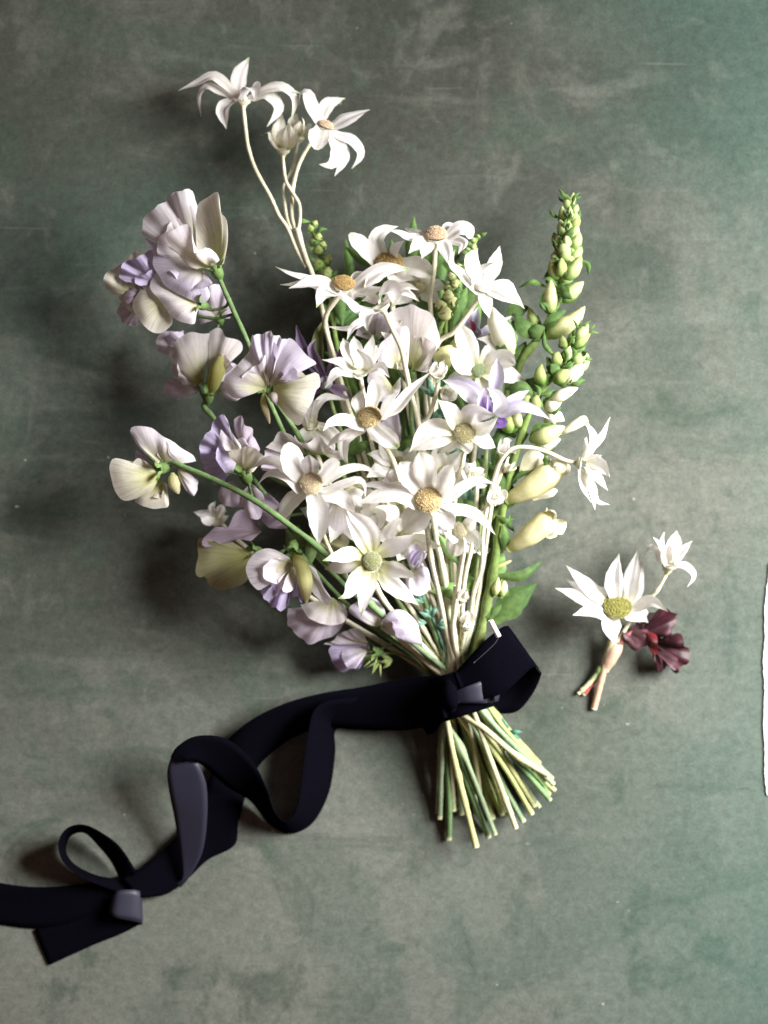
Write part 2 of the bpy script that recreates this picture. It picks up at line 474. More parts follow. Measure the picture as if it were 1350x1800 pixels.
def flannel_head(root, c, h, N, L, petals, disc_r=0, disc_cols=TAN, basey=.25, tip=.8, parent=None, cup_r=None, disc_h=.55, tone=(1, 1, 1), under=True):
    """c pixel centre, h mm, N axis (right, up, to camera), L petal length in px, petals [(points, half width px, sign), ...]"""
    N = Vector(N).normalized()
    C = P(c[0], c[1], h); sc = S * (1 - h * .001 / CAM_H)
    if under:                                   # receptacle under the petals
        md = MeshData(); cr = (cup_r or max(disc_r, 14)) * sc
        tab = [(0, .16), (.35, .35), (.75, .85), (1, .9)]
        add_pod(md, [C - N * cr * 1.15, C - N * cr * .6, C - N * cr * .05], cr, lambda t, u: mixc((.55, .55, .30), (.72, .71, .55), t), tab, n=12, segs=6)
        build('receptacle', md, M_STEM, root, parent)
    for pt in petals:
        pts, hw, sg = pt[0], pt[1], pt[2]
        opt = pt[3] if len(pt) > 3 else {}
        plen = sum(math.dist(pts[i], pts[i+1]) for i in range(len(pts) - 1)) + math.dist(c, pts[0]) * .6
        Lp = L * opt.get('L', 1)
        dz = sg * math.sqrt(max(0, Lp * Lp - plen * plen)); dz = clamp(dz, -.75 * Lp, .75 * Lp)
        arch = opt.get('arch', 7) * (1 if sg >= 0 else 1.4)
        dz0 = opt.get('z', 0)
        chain = [(lerp(c[0], pts[0][0], .45), lerp(c[1], pts[0][1], .45), h - .8 + dz0 * .4)]
        n = len(pts)
        for i, q in enumerate(pts):
            t = i / (n - 1)
            hh = h + dz0 + (dz * (.12 + .88 * t ** 1.25) + arch * math.sin(math.pi * t)) * .3
            chain.append((q[0], q[1], max(1.5, hh)))
        c3 = [P(*q) for q in chain]
        mean = sum(c3[1:], Vector()) / (len(c3) - 1)
        rad = mean - C; rad -= N * rad.dot(N)
        if rad.length < 1e-4: rad = N.orthogonal()
        Nf = (N * .5 + Vector((0, 0, .5))).normalized()
        rf = mean - C; rf -= Nf * rf.dot(Nf)
        if rf.length < 1e-4: rf = rad
        side = Nf.cross(rf).normalized()
        md = MeshData()
        tg = tip * random.choice((.25, .6, 1.0, 1.3))
        f = random.uniform(.95, 1.03)
        tn = (tone[0] * f, tone[1] * f * random.uniform(.985, 1.01), tone[2] * f * random.uniform(.95, 1.02))
        add_blade(md, c3, hw * sc * 1.12, side, petal_col(min(1, tg * opt.get('tip', 1)), basey, tn), table=opt.get('tab', FLANNEL),
                  cup=opt.get('cup', random.uniform(-.08, .24)), thick=.00022, twist=opt.get('tw', random.uniform(-.25, .25)), wave=.06)
        build('petal', md, M_FLAN, root, parent)
    if disc_r:
        build('flower_disc', disc_md(C + N * (.0006), N, disc_r * sc, disc_r * sc * disc_h, disc_cols), M_DISC, root, parent)

FST = (.62, .59, .43)     # felted flannel stem
def end_loc(pts): return P(*pts[-1])

def flannel(label, stem, end_i, r=1.35, **kw):
    e = bind(stem[-1], end_i)
    pts = stem + e
    root = thing('flannel_flower', label, 'flower', end_loc(pts), 'flannel flowers in the bouquet')
    stem_part(root, pts, r * .85, r * 1.25, FST, GREENS[end_i % len(GREENS)])
    flannel_head(root, **kw)
    return root

B = {'tab': BLUNT}
# F1
flannel('large flat white flannel flower with tan disc beside the long bare sweet pea stalk',
 [(547,862,96), (556,905,86), (590,985,66), (660,1075,48), (745,1160,32)], 3,
 c=(547,850), h=104, N=(0, .18, 1), L=112, disc_r=21, disc_cols=((.64,.52,.33),(.84,.75,.56)), basey=.12, tip=.35, petals=[
 ([(525,832),(514,808),(503,780)], 20, 1, B), ([(546,828),(544,812),(543,800)], 15, 1, {'tab': BLUNT, 'L': .8}),
 ([(566,838),(580,822),(597,813)], 15, 1, B), ([(571,848),(600,828),(635,821),(669,834)], 8, -1),
 ([(571,862),(602,851),(630,843),(641,853),(642,878)], 8, -1, {'arch': 14}), ([(570,868),(596,872),(614,888),(625,907)], 14, -1),
 ([(551,872),(560,908),(560,960)], 18, -1, {'cup': .25}), ([(530,868),(510,882),(486,922)], 14, -1),
 ([(525,862),(506,838),(474,831),(450,855)], 9, 1, {'arch': 12}), ([(514,835),(490,812),(467,809),(441,824)], 10, 1, {'arch': 12})])
# F2
flannel('biggest white flannel flower, broad petals round a golden disc, centre of the bouquet',
 [(752,900,94), (750,922,88), (758,984,72), (769,1033,58), (784,1104,45), (797,1165,38)], 0,
 c=(753,879), h=105, N=(.03, .3, .95), L=116, disc_r=25, disc_cols=((.56,.42,.20),(.80,.67,.42)), basey=.08, tip=.3, petals=[
 ([(731,854),(716,829),(704,812)], 18, 1, B), ([(752,852),(746,822),(738,795)], 19, 1, B),
 ([(775,862),(786,840),(796,819)], 17, 1, {'tab': BLUNT, 'L': .9}), ([(790,876),(812,857),(842,844),(873,852)], 10, 1),
 ([(780,894),(809,897),(839,893)], 10, -1), ([(796,892),(830,900),(853,918),(872,941)], 10, -1),
 ([(735,886),(703,866),(672,870),(628,886)], 18, 1, {'arch': 14}), ([(716,868),(688,857),(659,851),(625,856)], 8, -1),
 ([(748,896),(730,912),(711,936)], 23, -1, {'cup': .3}), ([(770,900),(785,915),(798,930)], 15, -1, {'L': .7})])
# F3
flannel('wide open white flannel flower facing outward with green cup and grey disc',
 [(654,1000,86), (668,1045,66), (715,1105,48), (770,1165,36)], 5,
 c=(655,986), h=98, N=(-.05, .05, 1), L=92, disc_r=17, disc_cols=GREENISH, basey=.95, tip=.95, cup_r=24, petals=[
 ([(651,955),(640,928),(610,897)], 20, 1, {'arch': 10, 'tip': .2}), ([(640,962),(628,940),(607,905)], 9, 1),
 ([(625,973),(595,976),(567,986)], 13, 1), ([(625,989),(600,996),(570,1001)], 14, -1),
 ([(634,1010),(619,1034),(610,1047),(594,1052)], 14, 1, {'arch': 11}), ([(652,1017),(642,1048),(635,1084)], 14, 1),
 ([(674,1012),(703,1037),(737,1064)], 15, -1), ([(681,998),(706,1005),(733,1017)], 13, 1), ([(676,967),(706,953),(734,938)], 15, 1)])
# F4
flannel('cream flannel flower with olive disc below the lilac columbine',
 [(817,791,84), (812,817,78), (803,850,70), (796,930,56), (800,1010,46), (803,1100,40)], 9,
 c=(817,762), h=95, N=(0, .25, 1), L=92, disc_r=20, disc_cols=OLIVE, basey=.6, tip=.6, petals=[
 ([(800,745),(789,722),(769,702)], 15, 1), ([(826,743),(838,726),(872,730)], 19, 1, {'cup': .35}),
 ([(838,757),(860,750),(877,731)], 11, 1), ([(838,768),(851,773),(871,787)], 14, -1),
 ([(793,755),(765,750),(742,763),(720,795)], 15, 1), ([(795,766),(765,776),(724,792)], 12, -1),
 ([(807,774),(791,778),(768,797)], 14, -1), ([(820,778),(815,785),(808,790)], 15, -1, {'L': .5})])
# F5
flannel('white flannel flower side on, long upswept petal and brown disc, under the half open one',
 [(652,755,84), (680,789,76), (695,820,70), (708,870,62), (735,980,50), (775,1100,40)], 4,
 c=(650,735), h=92, N=(-.12, .62, .75), L=104, disc_r=23, disc_cols=((.46,.35,.16),(.70,.57,.34)), disc_h=.6, basey=.1, tip=.7, petals=[
 ([(668,729),(695,717),(719,690),(757,653)], 11, 1), ([(669,733),(684,711),(699,689)], 15, 1, {'tab': LEAF}),
 ([(655,748),(675,766),(700,787)], 17, 1, {'tab': BLUNT, 'cup': .1}), ([(636,749),(607,737),(581,742),(568,758)], 13, 1),
 ([(638,756),(607,765),(584,777),(571,792)], 9, -1), ([(634,722),(630,702),(633,687)], 12, -1),
 ([(655,710),(660,690),(655,665)], 13, -1), ([(628,757),(606,772),(605,798),(613,820)], 11, -1)])
# F9, F10, F11 at the upper middle
flannel('white flannel flower with finger like petals raised, tucked behind the upper flowers',
 [(684,475,52), (690,540,48), (715,700,44), (760,950,38), (790,1110,34)], 16,
 c=(684,464), h=60, N=(0, .55, .8), L=84, disc_r=25, disc_cols=((.40,.27,.10),(.62,.46,.22)), basey=.35, tip=.4, petals=[
 ([(660,458),(640,434),(614,411)], 15, 1, B), ([(672,446),(662,422),(674,406),(700,398)], 13, 1),
 ([(690,452),(695,435),(710,423)], 9, 1), ([(704,466),(735,470),(760,484)], 17, 1, B), ([(668,475),(655,490),(640,505)], 13, 1),
 ([(690,476),(705,490),(728,492)], 15, 1)])
flannel('white flannel flower with domed peach disc on a slender stem, topmost of the bouquet head',
 [(765,435,66), (763,475,62), (756,523,58), (758,560,54), (765,760,46), (785,1000,40), (800,1120,36)], 10,
 c=(766,416), h=74, N=(0, .85, .5), L=80, disc_r=20, disc_cols=((.60,.42,.26),(.82,.66,.50)), disc_h=.8, basey=.05, tip=.2, petals=[
 ([(752,420),(722,417),(702,408),(678,405)], 10, 0), ([(752,423),(736,429),(718,446)], 14, 1, {'cup': .3}),
 ([(776,424),(785,444),(787,463)], 12, 1), ([(786,416),(806,400),(824,405),(827,420)], 14, 0, {'tab': BLUNT}),
 ([(792,421),(813,427),(806,447)], 11, 1), ([(778,410),(792,398),(806,394)], 11, -1), ([(756,428),(748,440),(742,456)], 11, 1),
 ([(745,415),(728,408),(712,401)], 8, -1)])
flannel('white flannel flower in profile, petals streaming to one side past a green snapdragon tip',
 [(600,512,58), (572,560,52), (585,620,48), (640,800,42), (720,1020,38), (780,1140,34)], 6,
 c=(604,500), h=72, N=(.15, .75, .65), L=104, disc_r=20, disc_cols=((.40,.26,.10),(.60,.42,.20)), basey=.1, tip=.7, petals=[
 ([(588,506),(540,489),(510,480),(484,469)], 8, -1), ([(582,508),(545,497),(518,499),(492,500)], 10, 0),
 ([(592,512),(560,498),(536,500),(508,507)], 14, 1, {'cup': .35}), ([(586,514),(566,518),(556,541)], 13, 1, {'cup': .3}),
 ([(610,512),(613,525),(612,538)], 16, 1, {'L': .6}), ([(622,505),(645,489),(675,473),(722,472)], 17, 1, {'arch': 12}),
 ([(620,498),(632,487),(645,480)], 11, -1), ([(625,512),(650,512),(690,505)], 15, 1)])
# F12 back view
flannel('white flannel flower seen from behind on a thick pale curved stem',
 [(676,548,86), (690,580,84), (705,612,82), (714,653,78), (722,690,74), (737,750,68), (760,900,56), (788,1080,44)], 2, r=1.5,
 c=(670,536), h=90, N=(-.35, .75, .35), L=84, basey=.05, tip=.6, cup_r=17, petals=[
 ([(656,548),(627,545),(607,523),(598,509)], 16, 1), ([(648,556),(632,570),(606,578),(569,573)], 7, 1),
 ([(640,562),(620,576),(610,599)], 9, 1), ([(663,548),(647,556),(645,582)], 14, 1, {'cup': .35}),
 ([(680,526),(697,508),(716,503),(736,510)], 10, 1), ([(684,528),(706,512),(722,518),(738,531)], 9, 1),
 ([(668,522),(678,508),(694,512),(692,540)], 17, 1, {'arch': 8}), ([(655,526),(645,520),(640,530)], 12, -1)])
# F13
flannel('white flannel flower with upright pointed petals above the plump cream snapdragon bud',
 [(843,522,78), (821,554,74), (797,584,68), (768,608,60), (757,700,54), (775,900,46), (798,1090,40)], 11,
 c=(848,508), h=84, N=(.25, .75, .6), L=84, disc_r=15, disc_cols=((.70,.64,.56),(.80,.76,.70)), basey=.08, tip=.6, petals=[
 ([(832,506),(811,479),(794,462),(800,438)], 10, 0), ([(840,492),(828,460),(840,435)], 14, -1),
 ([(836,498),(845,472),(870,461)], 9, 1), ([(857,492),(869,466),(879,432)], 13, -1),
 ([(862,503),(889,501),(900,516),(922,543)], 12, 0), ([(860,512),(890,526),(916,538)], 10, 1),
 ([(852,516),(855,535),(860,560)], 12, 1), ([(838,510),(830,508),(822,505)], 10, 1, {'L': .4})])
# F14
flannel('half open cream flannel flower, petals cupped upward, over the brown disc one',
 [(634,664,72), (640,700,66), (645,740,58), (680,880,48), (740,1030,40), (785,1130,32)], 14,
 c=(634,652), h=78, N=(.05, .85, .5), L=76, basey=.55, tip=.6, cup_r=15, petals=[
 ([(622,650),(599,636),(566,632)], 11, 0), ([(620,657),(593,654),(571,682)], 11, 1),
 ([(624,640),(612,618),(603,594)], 13, -1), ([(630,636),(626,612),(622,590)], 11, -1),
 ([(640,648),(638,634),(628,613)], 16, 1, {'L': .7}), ([(644,638),(650,614),(656,588)], 10, -1),
 ([(648,652),(668,645),(685,664)], 11, 1), ([(630,660),(626,664),(622,662)], 9, 1, {'L': .3}), ([(648,640),(656,620),(668,604)], 10, -1)])
# F15
flannel('pale open flannel flower with green heart behind the lilac columbine',
 [(843,672,52), (838,760,46), (822,900,40), (812,1080,36)], 12,
 c=(841,652), h=62, N=(0, .35, .9), L=80, disc_r=13, disc_cols=((.18,.25,.12),(.45,.50,.32)), basey=.7, tip=.2, tone=(.97, .96, .96), petals=[
 ([(832,640),(820,606),(808,572)], 17, 1, B), ([(848,640),(864,618),(863,599),(839,595)], 14, 1),
 ([(856,645),(885,632),(905,640)], 18, 1, B), ([(830,650),(806,640),(795,612)], 14, 1, B),
 ([(862,658),(895,660),(928,675)], 16, -1), ([(822,660),(800,668),(780,685)], 14, -1), ([(845,668),(850,690),(858,710)], 14, -1)])
# F16
flannel('white flannel flower nodding sideways on a long arched stem over yellow snapdragon tubes',
 [(1010,813,76), (993,809,76), (958,793,78), (927,786,80), (900,789,80), (880,811,78), (869,842,74), (858,882,68), (849,938,62), (847,996,55), (833,1042,48), (818,1130,40)], 1, r=1.2,
 c=(1022,815), h=76, N=(.93, -.12, .2), L=80, basey=.25, tip=.15, cup_r=14, petals=[
 ([(1029,802),(1042,784),(1058,766),(1073,733)], 10, 0), ([(1034,798),(1043,774),(1038,756),(1026,742)], 10, 1),
 ([(1027,798),(1030,782),(1031,768)], 8, -1), ([(1040,812),(1058,820),(1072,839)], 13, 1),
 ([(1038,826),(1051,842),(1069,862)], 12, 1), ([(1022,833),(1029,862),(1039,884)], 10, 1),
 ([(1032,840),(1043,866),(1046,897)], 10, 0), ([(1040,850),(1050,880),(1072,887)], 6, -1), ([(1036,806),(1050,800),(1056,806)], 9, 1)])
# F17
flannel('small nodding white flannel flower tucked under the biggest one',
 [(812,946,78), (816,960,76), (809,1007,64), (800,1073,52), (796,1105,46), (803,1150,40)], 8, r=1.5,
 c=(808,932), h=84, N=(-.35, -.1, .9), L=62, disc_r=15, disc_cols=((.52,.48,.30),(.74,.70,.56)), disc_h=.8, basey=.5, tip=.3, petals=[
 ([(798,938),(790,945),(780,936)], 14, 1), ([(820,936),(838,948),(836,972)], 12, 1, {'arch': 12}),
 ([(804,948),(800,960),(797,979)], 16, -1), ([(820,925),(832,915),(838,900)], 11, 1), ([(788,930),(776,922),(770,905)], 12, 1)])
# F18 dim half hidden ones
flannel('slim white flannel flower half hidden between the lilac sweet pea and the large flat one',
 [(548,765,50), (570,830,44), (640,960,38), (740,1110,30)], 17,
 c=(548,745), h=56, N=(-.2, .5, .8), L=70, basey=.5, tip=.8, petals=[
 ([(545,735),(550,712),(562,702)], 9, 1), ([(552,740),(556,716),(575,698),(612,704)], 8, 0), ([(540,750),(534,725),(543,700)], 10, 1),
 ([(556,758),(572,772),(590,800)], 15, 1), ([(540,760),(530,775),(520,790)], 15, 1), ([(562,748),(590,765),(610,792)], 9, -1)])
flannel('small creamy flannel flower in shadow beside the curled olive sweet pea petal',
 [(386,918,26), (430,960,24), (560,1060,22), (720,1160,20)], 18,
 c=(382,914), h=30, N=(-.4, .5, .75), L=46, basey=.35, tip=.7, petals=[
 ([(375,908),(362,905),(340,900)], 8, 0), ([(385,905),(392,895),(398,900)], 10, 1), ([(378,902),(372,892),(380,880)], 7, 1),
 ([(372,916),(360,916),(352,908)], 8, 1), ([(390,915),(398,912),(402,905)], 8, 1)])
flannel('broad white flannel petals glimpsed between the large flat flower and the biggest one',
 [(640,905,60), (680,1000,48), (760,1130,36)], 19,
 c=(645,900), h=66, N=(0, .2, 1), L=80, basey=.25, tip=.4, petals=[
 ([(648,890),(655,872),(652,860)], 15, 1, B), ([(655,902),(664,915),(655,940)], 17, 1, B), ([(632,905),(615,925),(590,940)], 16, -1, B),
 ([(668,900),(690,905),(708,925)], 15, -1, B), ([(640,885),(620,870),(600,868)], 14, -1), ([(690,960),(680,940),(700,915),(724,918)], 12, 1)])

def auto(c, L, n, hw, a0=0.0, squash=.8):
    out = []
    for k in range(n):
        a = a0 + 2 * math.pi * k / n + random.uniform(-.18, .18); LL = L * random.uniform(.8, 1.05)
        d = (math.cos(a), -math.sin(a) * squash); b = random.uniform(-.12, .12)
        out.append(([(c[0] + d[0] * LL * .3, c[1] + d[1] * LL * .3), (c[0] + (d[0] - d[1] * b) * LL * .65, c[1] + (d[1] + d[0] * b) * LL * .65), (c[0] + d[0] * LL, c[1] + d[1] * LL)], hw * random.uniform(.85, 1.15), random.choice((-1, 1, 1))))
    return out
for c, h, L, n, hw, a0, ei, lab in [
 ((725,612), 50, 66, 8, 14, .3, 15, 'dim white flannel flower deep behind the pale mauve sweet pea and the curved stem'),
 ((600,905), 58, 72, 9, 14, .1, 16, 'shaded flannel flower wedged under the large flat one, beside the green hearted flower'),
 ((712,945), 60, 66, 8, 15, .6, 17, 'shaded flannel flower peeping between the biggest one and the green hearted flower'),
 ((780,832), 56, 62, 8, 13, .2, 18, 'pale flannel flower hidden between the olive disc flower and the biggest one'),
 ((700,815), 46, 70, 8, 14, .5, 19, 'deeply shaded flannel flower under the brown disc one and above the biggest one'),
 ((735,505), 42, 60, 8, 13, .1, 20, 'pale flannel flower low behind the slender stem of the topmost flower'),
 ((850,950), 44, 50, 7, 11, .4, 22, 'small shaded flannel flower among the pale stems beside the leafy snapdragon')]:
    flannel(lab, [(c[0], c[1] + 14, h - 8), (lerp(c[0], 790, .35), lerp(c[1], 1120, .45), lerp(h, 36, .5)), (lerp(c[0], 795, .8), lerp(c[1], 1130, .85), 34)], ei, r=1.2,
            c=c, h=h, N=(random.uniform(-.3, .1), .35, .9), L=L * 1.1, disc_r=13, disc_cols=OLIVE, basey=.45, tip=.7, petals=auto(c, L, n, hw, a0))

# the tall spray (two flowers, two buds on one branching stem)
pts = [(522,401,44), (530,430,44), (540,460,45), (549,482,45), (570,560,44), (600,700,40), (680,950,34), (770,1130,28)]
full = pts + bind(pts[-1], 13)
spray = thing('flannel_flower_spray', 'tall branching flannel flower spray, two open flowers and two buds, rising beyond the sweet peas', 'flower', end_loc(full))
stem_part(spray, full, 1.2, 1.5, FST, GREENS[1])
branches = [([(427,184,44), (432,230,43), (437,262,43), (450,300,43), (475,345,43), (490,378,43), (506,402,43), (522,440,43), (538,470,44)], 1.0),
            ([(497,274,40), (500,305,41), (504,322,44), (518,345,46), (526,360,46), (527,385,45), (524,405,44)], .9),
            ([(549,246,42), (528,283,42), (517,319,42), (513,350,42), (514,384,43), (520,405,43)], 1.0),
            ([(524,250,36), (514,296,38), (498,328,39), (500,352,41), (504,380,42), (512,404,43)], .8)]
for bp_, r_ in branches: stem_part(spray, bp_, r_, r_ * 1.1, FST, FST, name='branch')
def head_part(root, name, C, rmm, col=(.70, .68, .52)):
    md = MeshData(); p = P(*C)
    add_pod(md, [p + Vector((0, 0, -rmm * .001)), p, p + Vector((0, 0, rmm * .001))], rmm * .001, lambda t, u: col, [(0, .3), (.5, 1), (1, .3)], n=10, segs=6)
    return build(name, md, M_STEM, root)
hp = head_part(spray, 'flower_head', (427,178,42), 3.2)
flannel_head(spray, c=(427,174), h=43, N=(-.02, .95, .25), L=98, basey=.05, tip=.5, parent=hp, cup_r=17, petals=[
 ([(416,170),(396,150),(373,134),(347,146),(313,160)], 11, 0), ([(410,170),(388,160),(365,150),(350,168),(353,205)], 9, 1),
 ([(410,176),(392,194),(398,227)], 13, 1, {'cup': .3}), ([(418,165),(422,132),(438,101)], 13, -1),
 ([(428,172),(440,152),(450,160),(446,178)], 14, 1, {'arch': 10}), ([(446,172),(472,155),(498,153),(518,174),(511,213)], 12, 0),
 ([(450,172),(472,166),(491,190),(469,223)], 12, 1), ([(444,168),(470,156),(503,156),(529,165)], 9, -1), ([(425,180),(418,176),(408,172)], 11, 1, {'L': .4})])
hp = head_part(spray, 'flower_head', (572,224,41), 3.2)
flannel_head(spray, c=(572,222), h=43, N=(.3, .8, .45), L=96, disc_r=14, disc_cols=((.66,.48,.32),(.84,.70,.56)), basey=.05, tip=.35, parent=hp, cup_r=16, petals=[
 ([(562,216),(548,185),(540,163),(528,165),(526,184)], 14, -1, {'cup': .1}), ([(566,206),(578,180),(607,173)], 12, -1),
 ([(586,222),(612,207),(650,193)], 15, 0), ([(568,226),(560,242),(556,263)], 17, 1, B),
 ([(584,236),(594,266),(582,289),(561,289)], 15, 1), ([(594,250),(604,277),(588,310)], 11, 0), ([(594,238),(618,246),(634,270),(618,297)], 11, 0)])
hp = head_part(spray, 'bud', (497,266,40), 2.4)
flannel_head(spray, c=(498,262), h=40, N=(0, .95, .3), L=62, basey=.75, tip=.4, parent=hp, cup_r=14, tone=(.97, .97, .9), petals=[
 ([(487,258),(478,242),(474,232),(458,238)], 9, 0), ([(492,252),(490,228),(496,200)], 12, -1), ([(504,250),(510,225),(506,214)], 13, 1),
 ([(496,256),(498,238),(504,222)], 13, 1), ([(508,258),(516,240),(512,222)], 10, 0), ([(488,262),(480,250),(478,240)], 10, 1)])
hp = head_part(spray, 'bud', (524,246,34), 2.2)
flannel_head(spray, c=(525,240), h=35, N=(.1, .95, .1), L=52, basey=.85, tip=.4, parent=hp, cup_r=12, tone=(.95, .95, .86), petals=[
 ([(520,232),(516,216),(522,199)], 11, 0), ([(530,232),(534,216),(531,206)], 11, 1), ([(526,236),(526,222),(527,212)], 11, 1), ([(534,238),(540,226),(543,216)], 9, -1)])

# flannel bud sprays inside the head
def bud_stem(label, stem, end_i, heads, r=1.1):
    e = bind(stem[-1], end_i); full = stem + e
    root = thing('flannel_bud_stem', label, 'flower bud', end_loc(full), 'flannel flower bud stems')
    stem_part(root, full, r, r * 1.2, FST, GREENS[end_i % 6])
    for i, hd in enumerate(heads):
        if hd.get('br'): stem_part(root, hd['br'], .8, .9, FST, FST, name='branch')
        hp = head_part(root, 'bud', (*hd['c'], hd['h'] - 1), hd.get('r', 2.4))
        flannel_head(root, c=hd['c'], h=hd['h'], N=hd['N'], L=hd['L'], petals=hd['p'], basey=hd.get('b', .5), tip=.3, parent=hp, cup_r=hd.get('cr', 11))
    return root
bud_stem('pale stem with two round cream buds beside the pale sweet pea', [(770,672,74), (765,700,72), (752,735,68), (735,760,62), (745,900,52), (785,1090,42)], 15, [
 dict(c=(770,656), h=76, N=(.1, .7, .7), L=44, r=3.2, cr=15, b=.3, p=[([(765,650),(760,642),(766,634)],10,1), ([(776,650),(778,640),(781,632)],8,1), ([(762,656),(756,654),(760,646)],10,1), ([(772,660),(776,652),(772,644)],12,1), ([(780,656),(786,650),(784,642)],9,1)]),
 dict(c=(786,690), h=72, N=(.6, -.5, .6), L=42, r=3, cr=14, b=.6, br=[(768,680,72),(776,684,72),(786,690,72)], p=[([(790,686),(798,684),(803,690)],10,1), ([(788,696),(792,704),(800,704)],11,1), ([(794,692),(802,696),(802,702)],11,1), ([(780,696),(782,706),(790,708)],9,1)])])
bud_stem('pale stem with a ragged half open bud and a round one, beside the arched stem', [(836,836,70), (838,870,68), (832,930,60), (829,962,58), (816,1024,50), (812,1110,42)], 20, [
 dict(c=(832,838), h=74, N=(.75, .6, .3), L=52, r=3, cr=14, b=.3, p=[([(826,830),(830,820),(822,814)],7,1), ([(838,832),(846,824),(852,826)],8,1), ([(836,842),(846,836),(854,832)],9,1), ([(838,850),(848,852),(838,860)],10,1), ([(824,842),(816,836),(818,846)],11,1), ([(830,828),(836,820),(838,824)],8,-1)]),
 dict(c=(871,872), h=68, N=(.4, .3, .8), L=38, r=3.6, cr=14, b=.25, br=[(838,905,60),(855,890,64),(868,876,67)], p=[([(868,866),(872,858),(880,862)],12,1), ([(876,868),(886,872),(884,882)],11,1), ([(872,880),(876,886),(884,884)],12,1), ([(864,878),(862,886),(870,890)],11,1), ([(866,866),(862,860),(868,856)],10,1)])])
bud_stem('pale stem bearing two small pinkish buds in front of the yellow snapdragon tubes', [(885,815,70), (878,835,68), (870,860,64), (862,900,58), (850,990,50), (832,1090,42)], 21, [
 dict(c=(893,822), h=72, N=(.6, .7, .3), L=34, r=2.2, cr=10, b=.3, p=[([(890,816),(892,806),(896,800)],8,1), ([(898,820),(904,816),(906,812)],8,1), ([(896,826),(904,826),(908,820)],8,1)]),
 dict(c=(884,792), h=66, N=(.2, .8, .5), L=44, r=2.8, cr=13, b=.4, p=[([(880,788),(878,778),(884,770)],10,1), ([(888,786),(894,776),(900,774)],10,1), ([(892,792),(902,792),(906,798)],10,1), ([(884,794),(888,784),(890,776)],11,1)])])
bud_stem('felted twig with plump cream side buds low among the stems', [(801,1030,56), (800,1073,52), (797,1100,48), (803,1150,40)], 22, [
 dict(c=(820,1098), h=46, N=(.3, .9, .3), L=40, r=3.2, cr=14, b=.5, br=[(812,1140,40),(816,1120,43),(820,1104,45)], p=[([(816,1090),(818,1078),(824,1072)],10,1), ([(824,1092),(828,1082),(826,1074)],10,1), ([(820,1098),(822,1086),(824,1078)],11,1)]),
 dict(c=(812,1052), h=54, N=(.4, .8, .4), L=36, r=2.4, cr=11, b=.35, br=[(800,1072,52),(808,1062,53),(812,1055,54)], p=[([(808,1046),(810,1038),(816,1034)],9,1), ([(816,1048),(820,1042),(822,1036)],9,1), ([(812,1050),(815,1042),(818,1036)],10,1)])], r=1.4)

# ------------------------------------------------------------------ sweet peas
PAL = {  # base colour, rim colour
 'W': ((.70, .70, .40), (.87, .82, .86)),
 'L': ((.68, .66, .52), (.78, .72, .86)),
 'P': ((.58, .52, .56), (.60, .53, .74)),
 'C': ((.54, .56, .22), (.80, .77, .64)),
 'O': ((.42, .44, .14), (.48, .47, .26)),
 'D': ((.36, .29, .31), (.44, .36, .44)),
 'M': ((.54, .48, .42), (.72, .64, .74)),
 'G': ((.44, .46, .18), (.72, .67, .65)),
}
def fan_md(base, hb, rim, hr, pal, ruf=1.6, freq=3, bulge=2.0, curl=.8, ns=34, nr=11):
    """thin ruffled petal: rays from the claw (base) to a traced rim; heights and amplitudes in mm"""
    md = MeshData()
    if not isinstance(hr, (list, tuple)): hr = [hr, hr]
    def hat(s):
        x = s * (len(hr) - 1); i = min(int(x), len(hr) - 2); u = x - i; u = u*u*(3-2*u)
        return lerp(hr[i], hr[i+1], u)
    n = len(rim)
    dist = [0]
    for i in range(1, n): dist.append(dist[-1] + math.dist(rim[i-1], rim[i]))
    pts = [P(r[0], r[1], max(1.0, hat(dist[i] / dist[-1]))) for i, r in enumerate(rim)]
    R = crom(pts, ns); Bp = P(base[0], base[1], hb)
    nrm = Vector()
    for i in range(ns): nrm += (R[i] - Bp).cross(R[i+1] - Bp)
    nrm.normalize()
    if nrm.z < 0: nrm = -nrm
    ph = random.uniform(0, 6.28); ph2 = random.uniform(0, 6.28)
    cb, cr = PAL[pal]
    k = random.uniform(.96, 1.04)
    grid = []
    for i in range(ns + 1):
        s = i / ns; row = []
        for j in range(nr + 1):
            r = j / nr
            rr = max(r, .012)
            nz = lambda f, o: mnoise.noise(Vector((s * f + ph * 3, r * .7 + o, ph2 * 5)))
            p = Bp.lerp(R[i], rr * (1 + .07 * r * r * nz(freq * 3.2, 9.1)))
            edge = min(1, 6 * s, 6 * (1 - s))
            z = bulge * math.sin(math.pi * min(1, r * .95)) * (.4 + .6 * math.sin(math.pi * s))
            z += ruf * 4.4 * r ** 1.5 * (nz(freq * 1.5, 0) + .38 * nz(freq * 3.6, 4)) + .35 * ruf * r ** 2 * math.sin(2 * math.pi * freq * s + ph)
            z -= curl * 1.8 * sstep(.78, 1, r) * (.6 + .4 * math.sin(2 * math.pi * 1.3 * s + ph2))
            p = p + nrm * (z * .001)
            if p.z < .0008: p.z = .0008
            t = sstep(.05, .85, r + .14 * nz(freq * 5, 7))
            c = mixc(cb, cr, t)
            c = mixc(c, (.80, .77, .79), .35 * sstep(.92, 1, r) * (0 if pal in 'ODPRSU' else 1))  # pale rim: light caught by the curled edge, put into the colour
            row.append(md.vert(p, tuple(v * k for v in c), (s, r)))
        grid.append(row)
    for i in range(ns):
        for j in range(nr):
            md.face((grid[i][j], grid[i+1][j], grid[i+1][j+1], grid[i][j+1]))
    return md

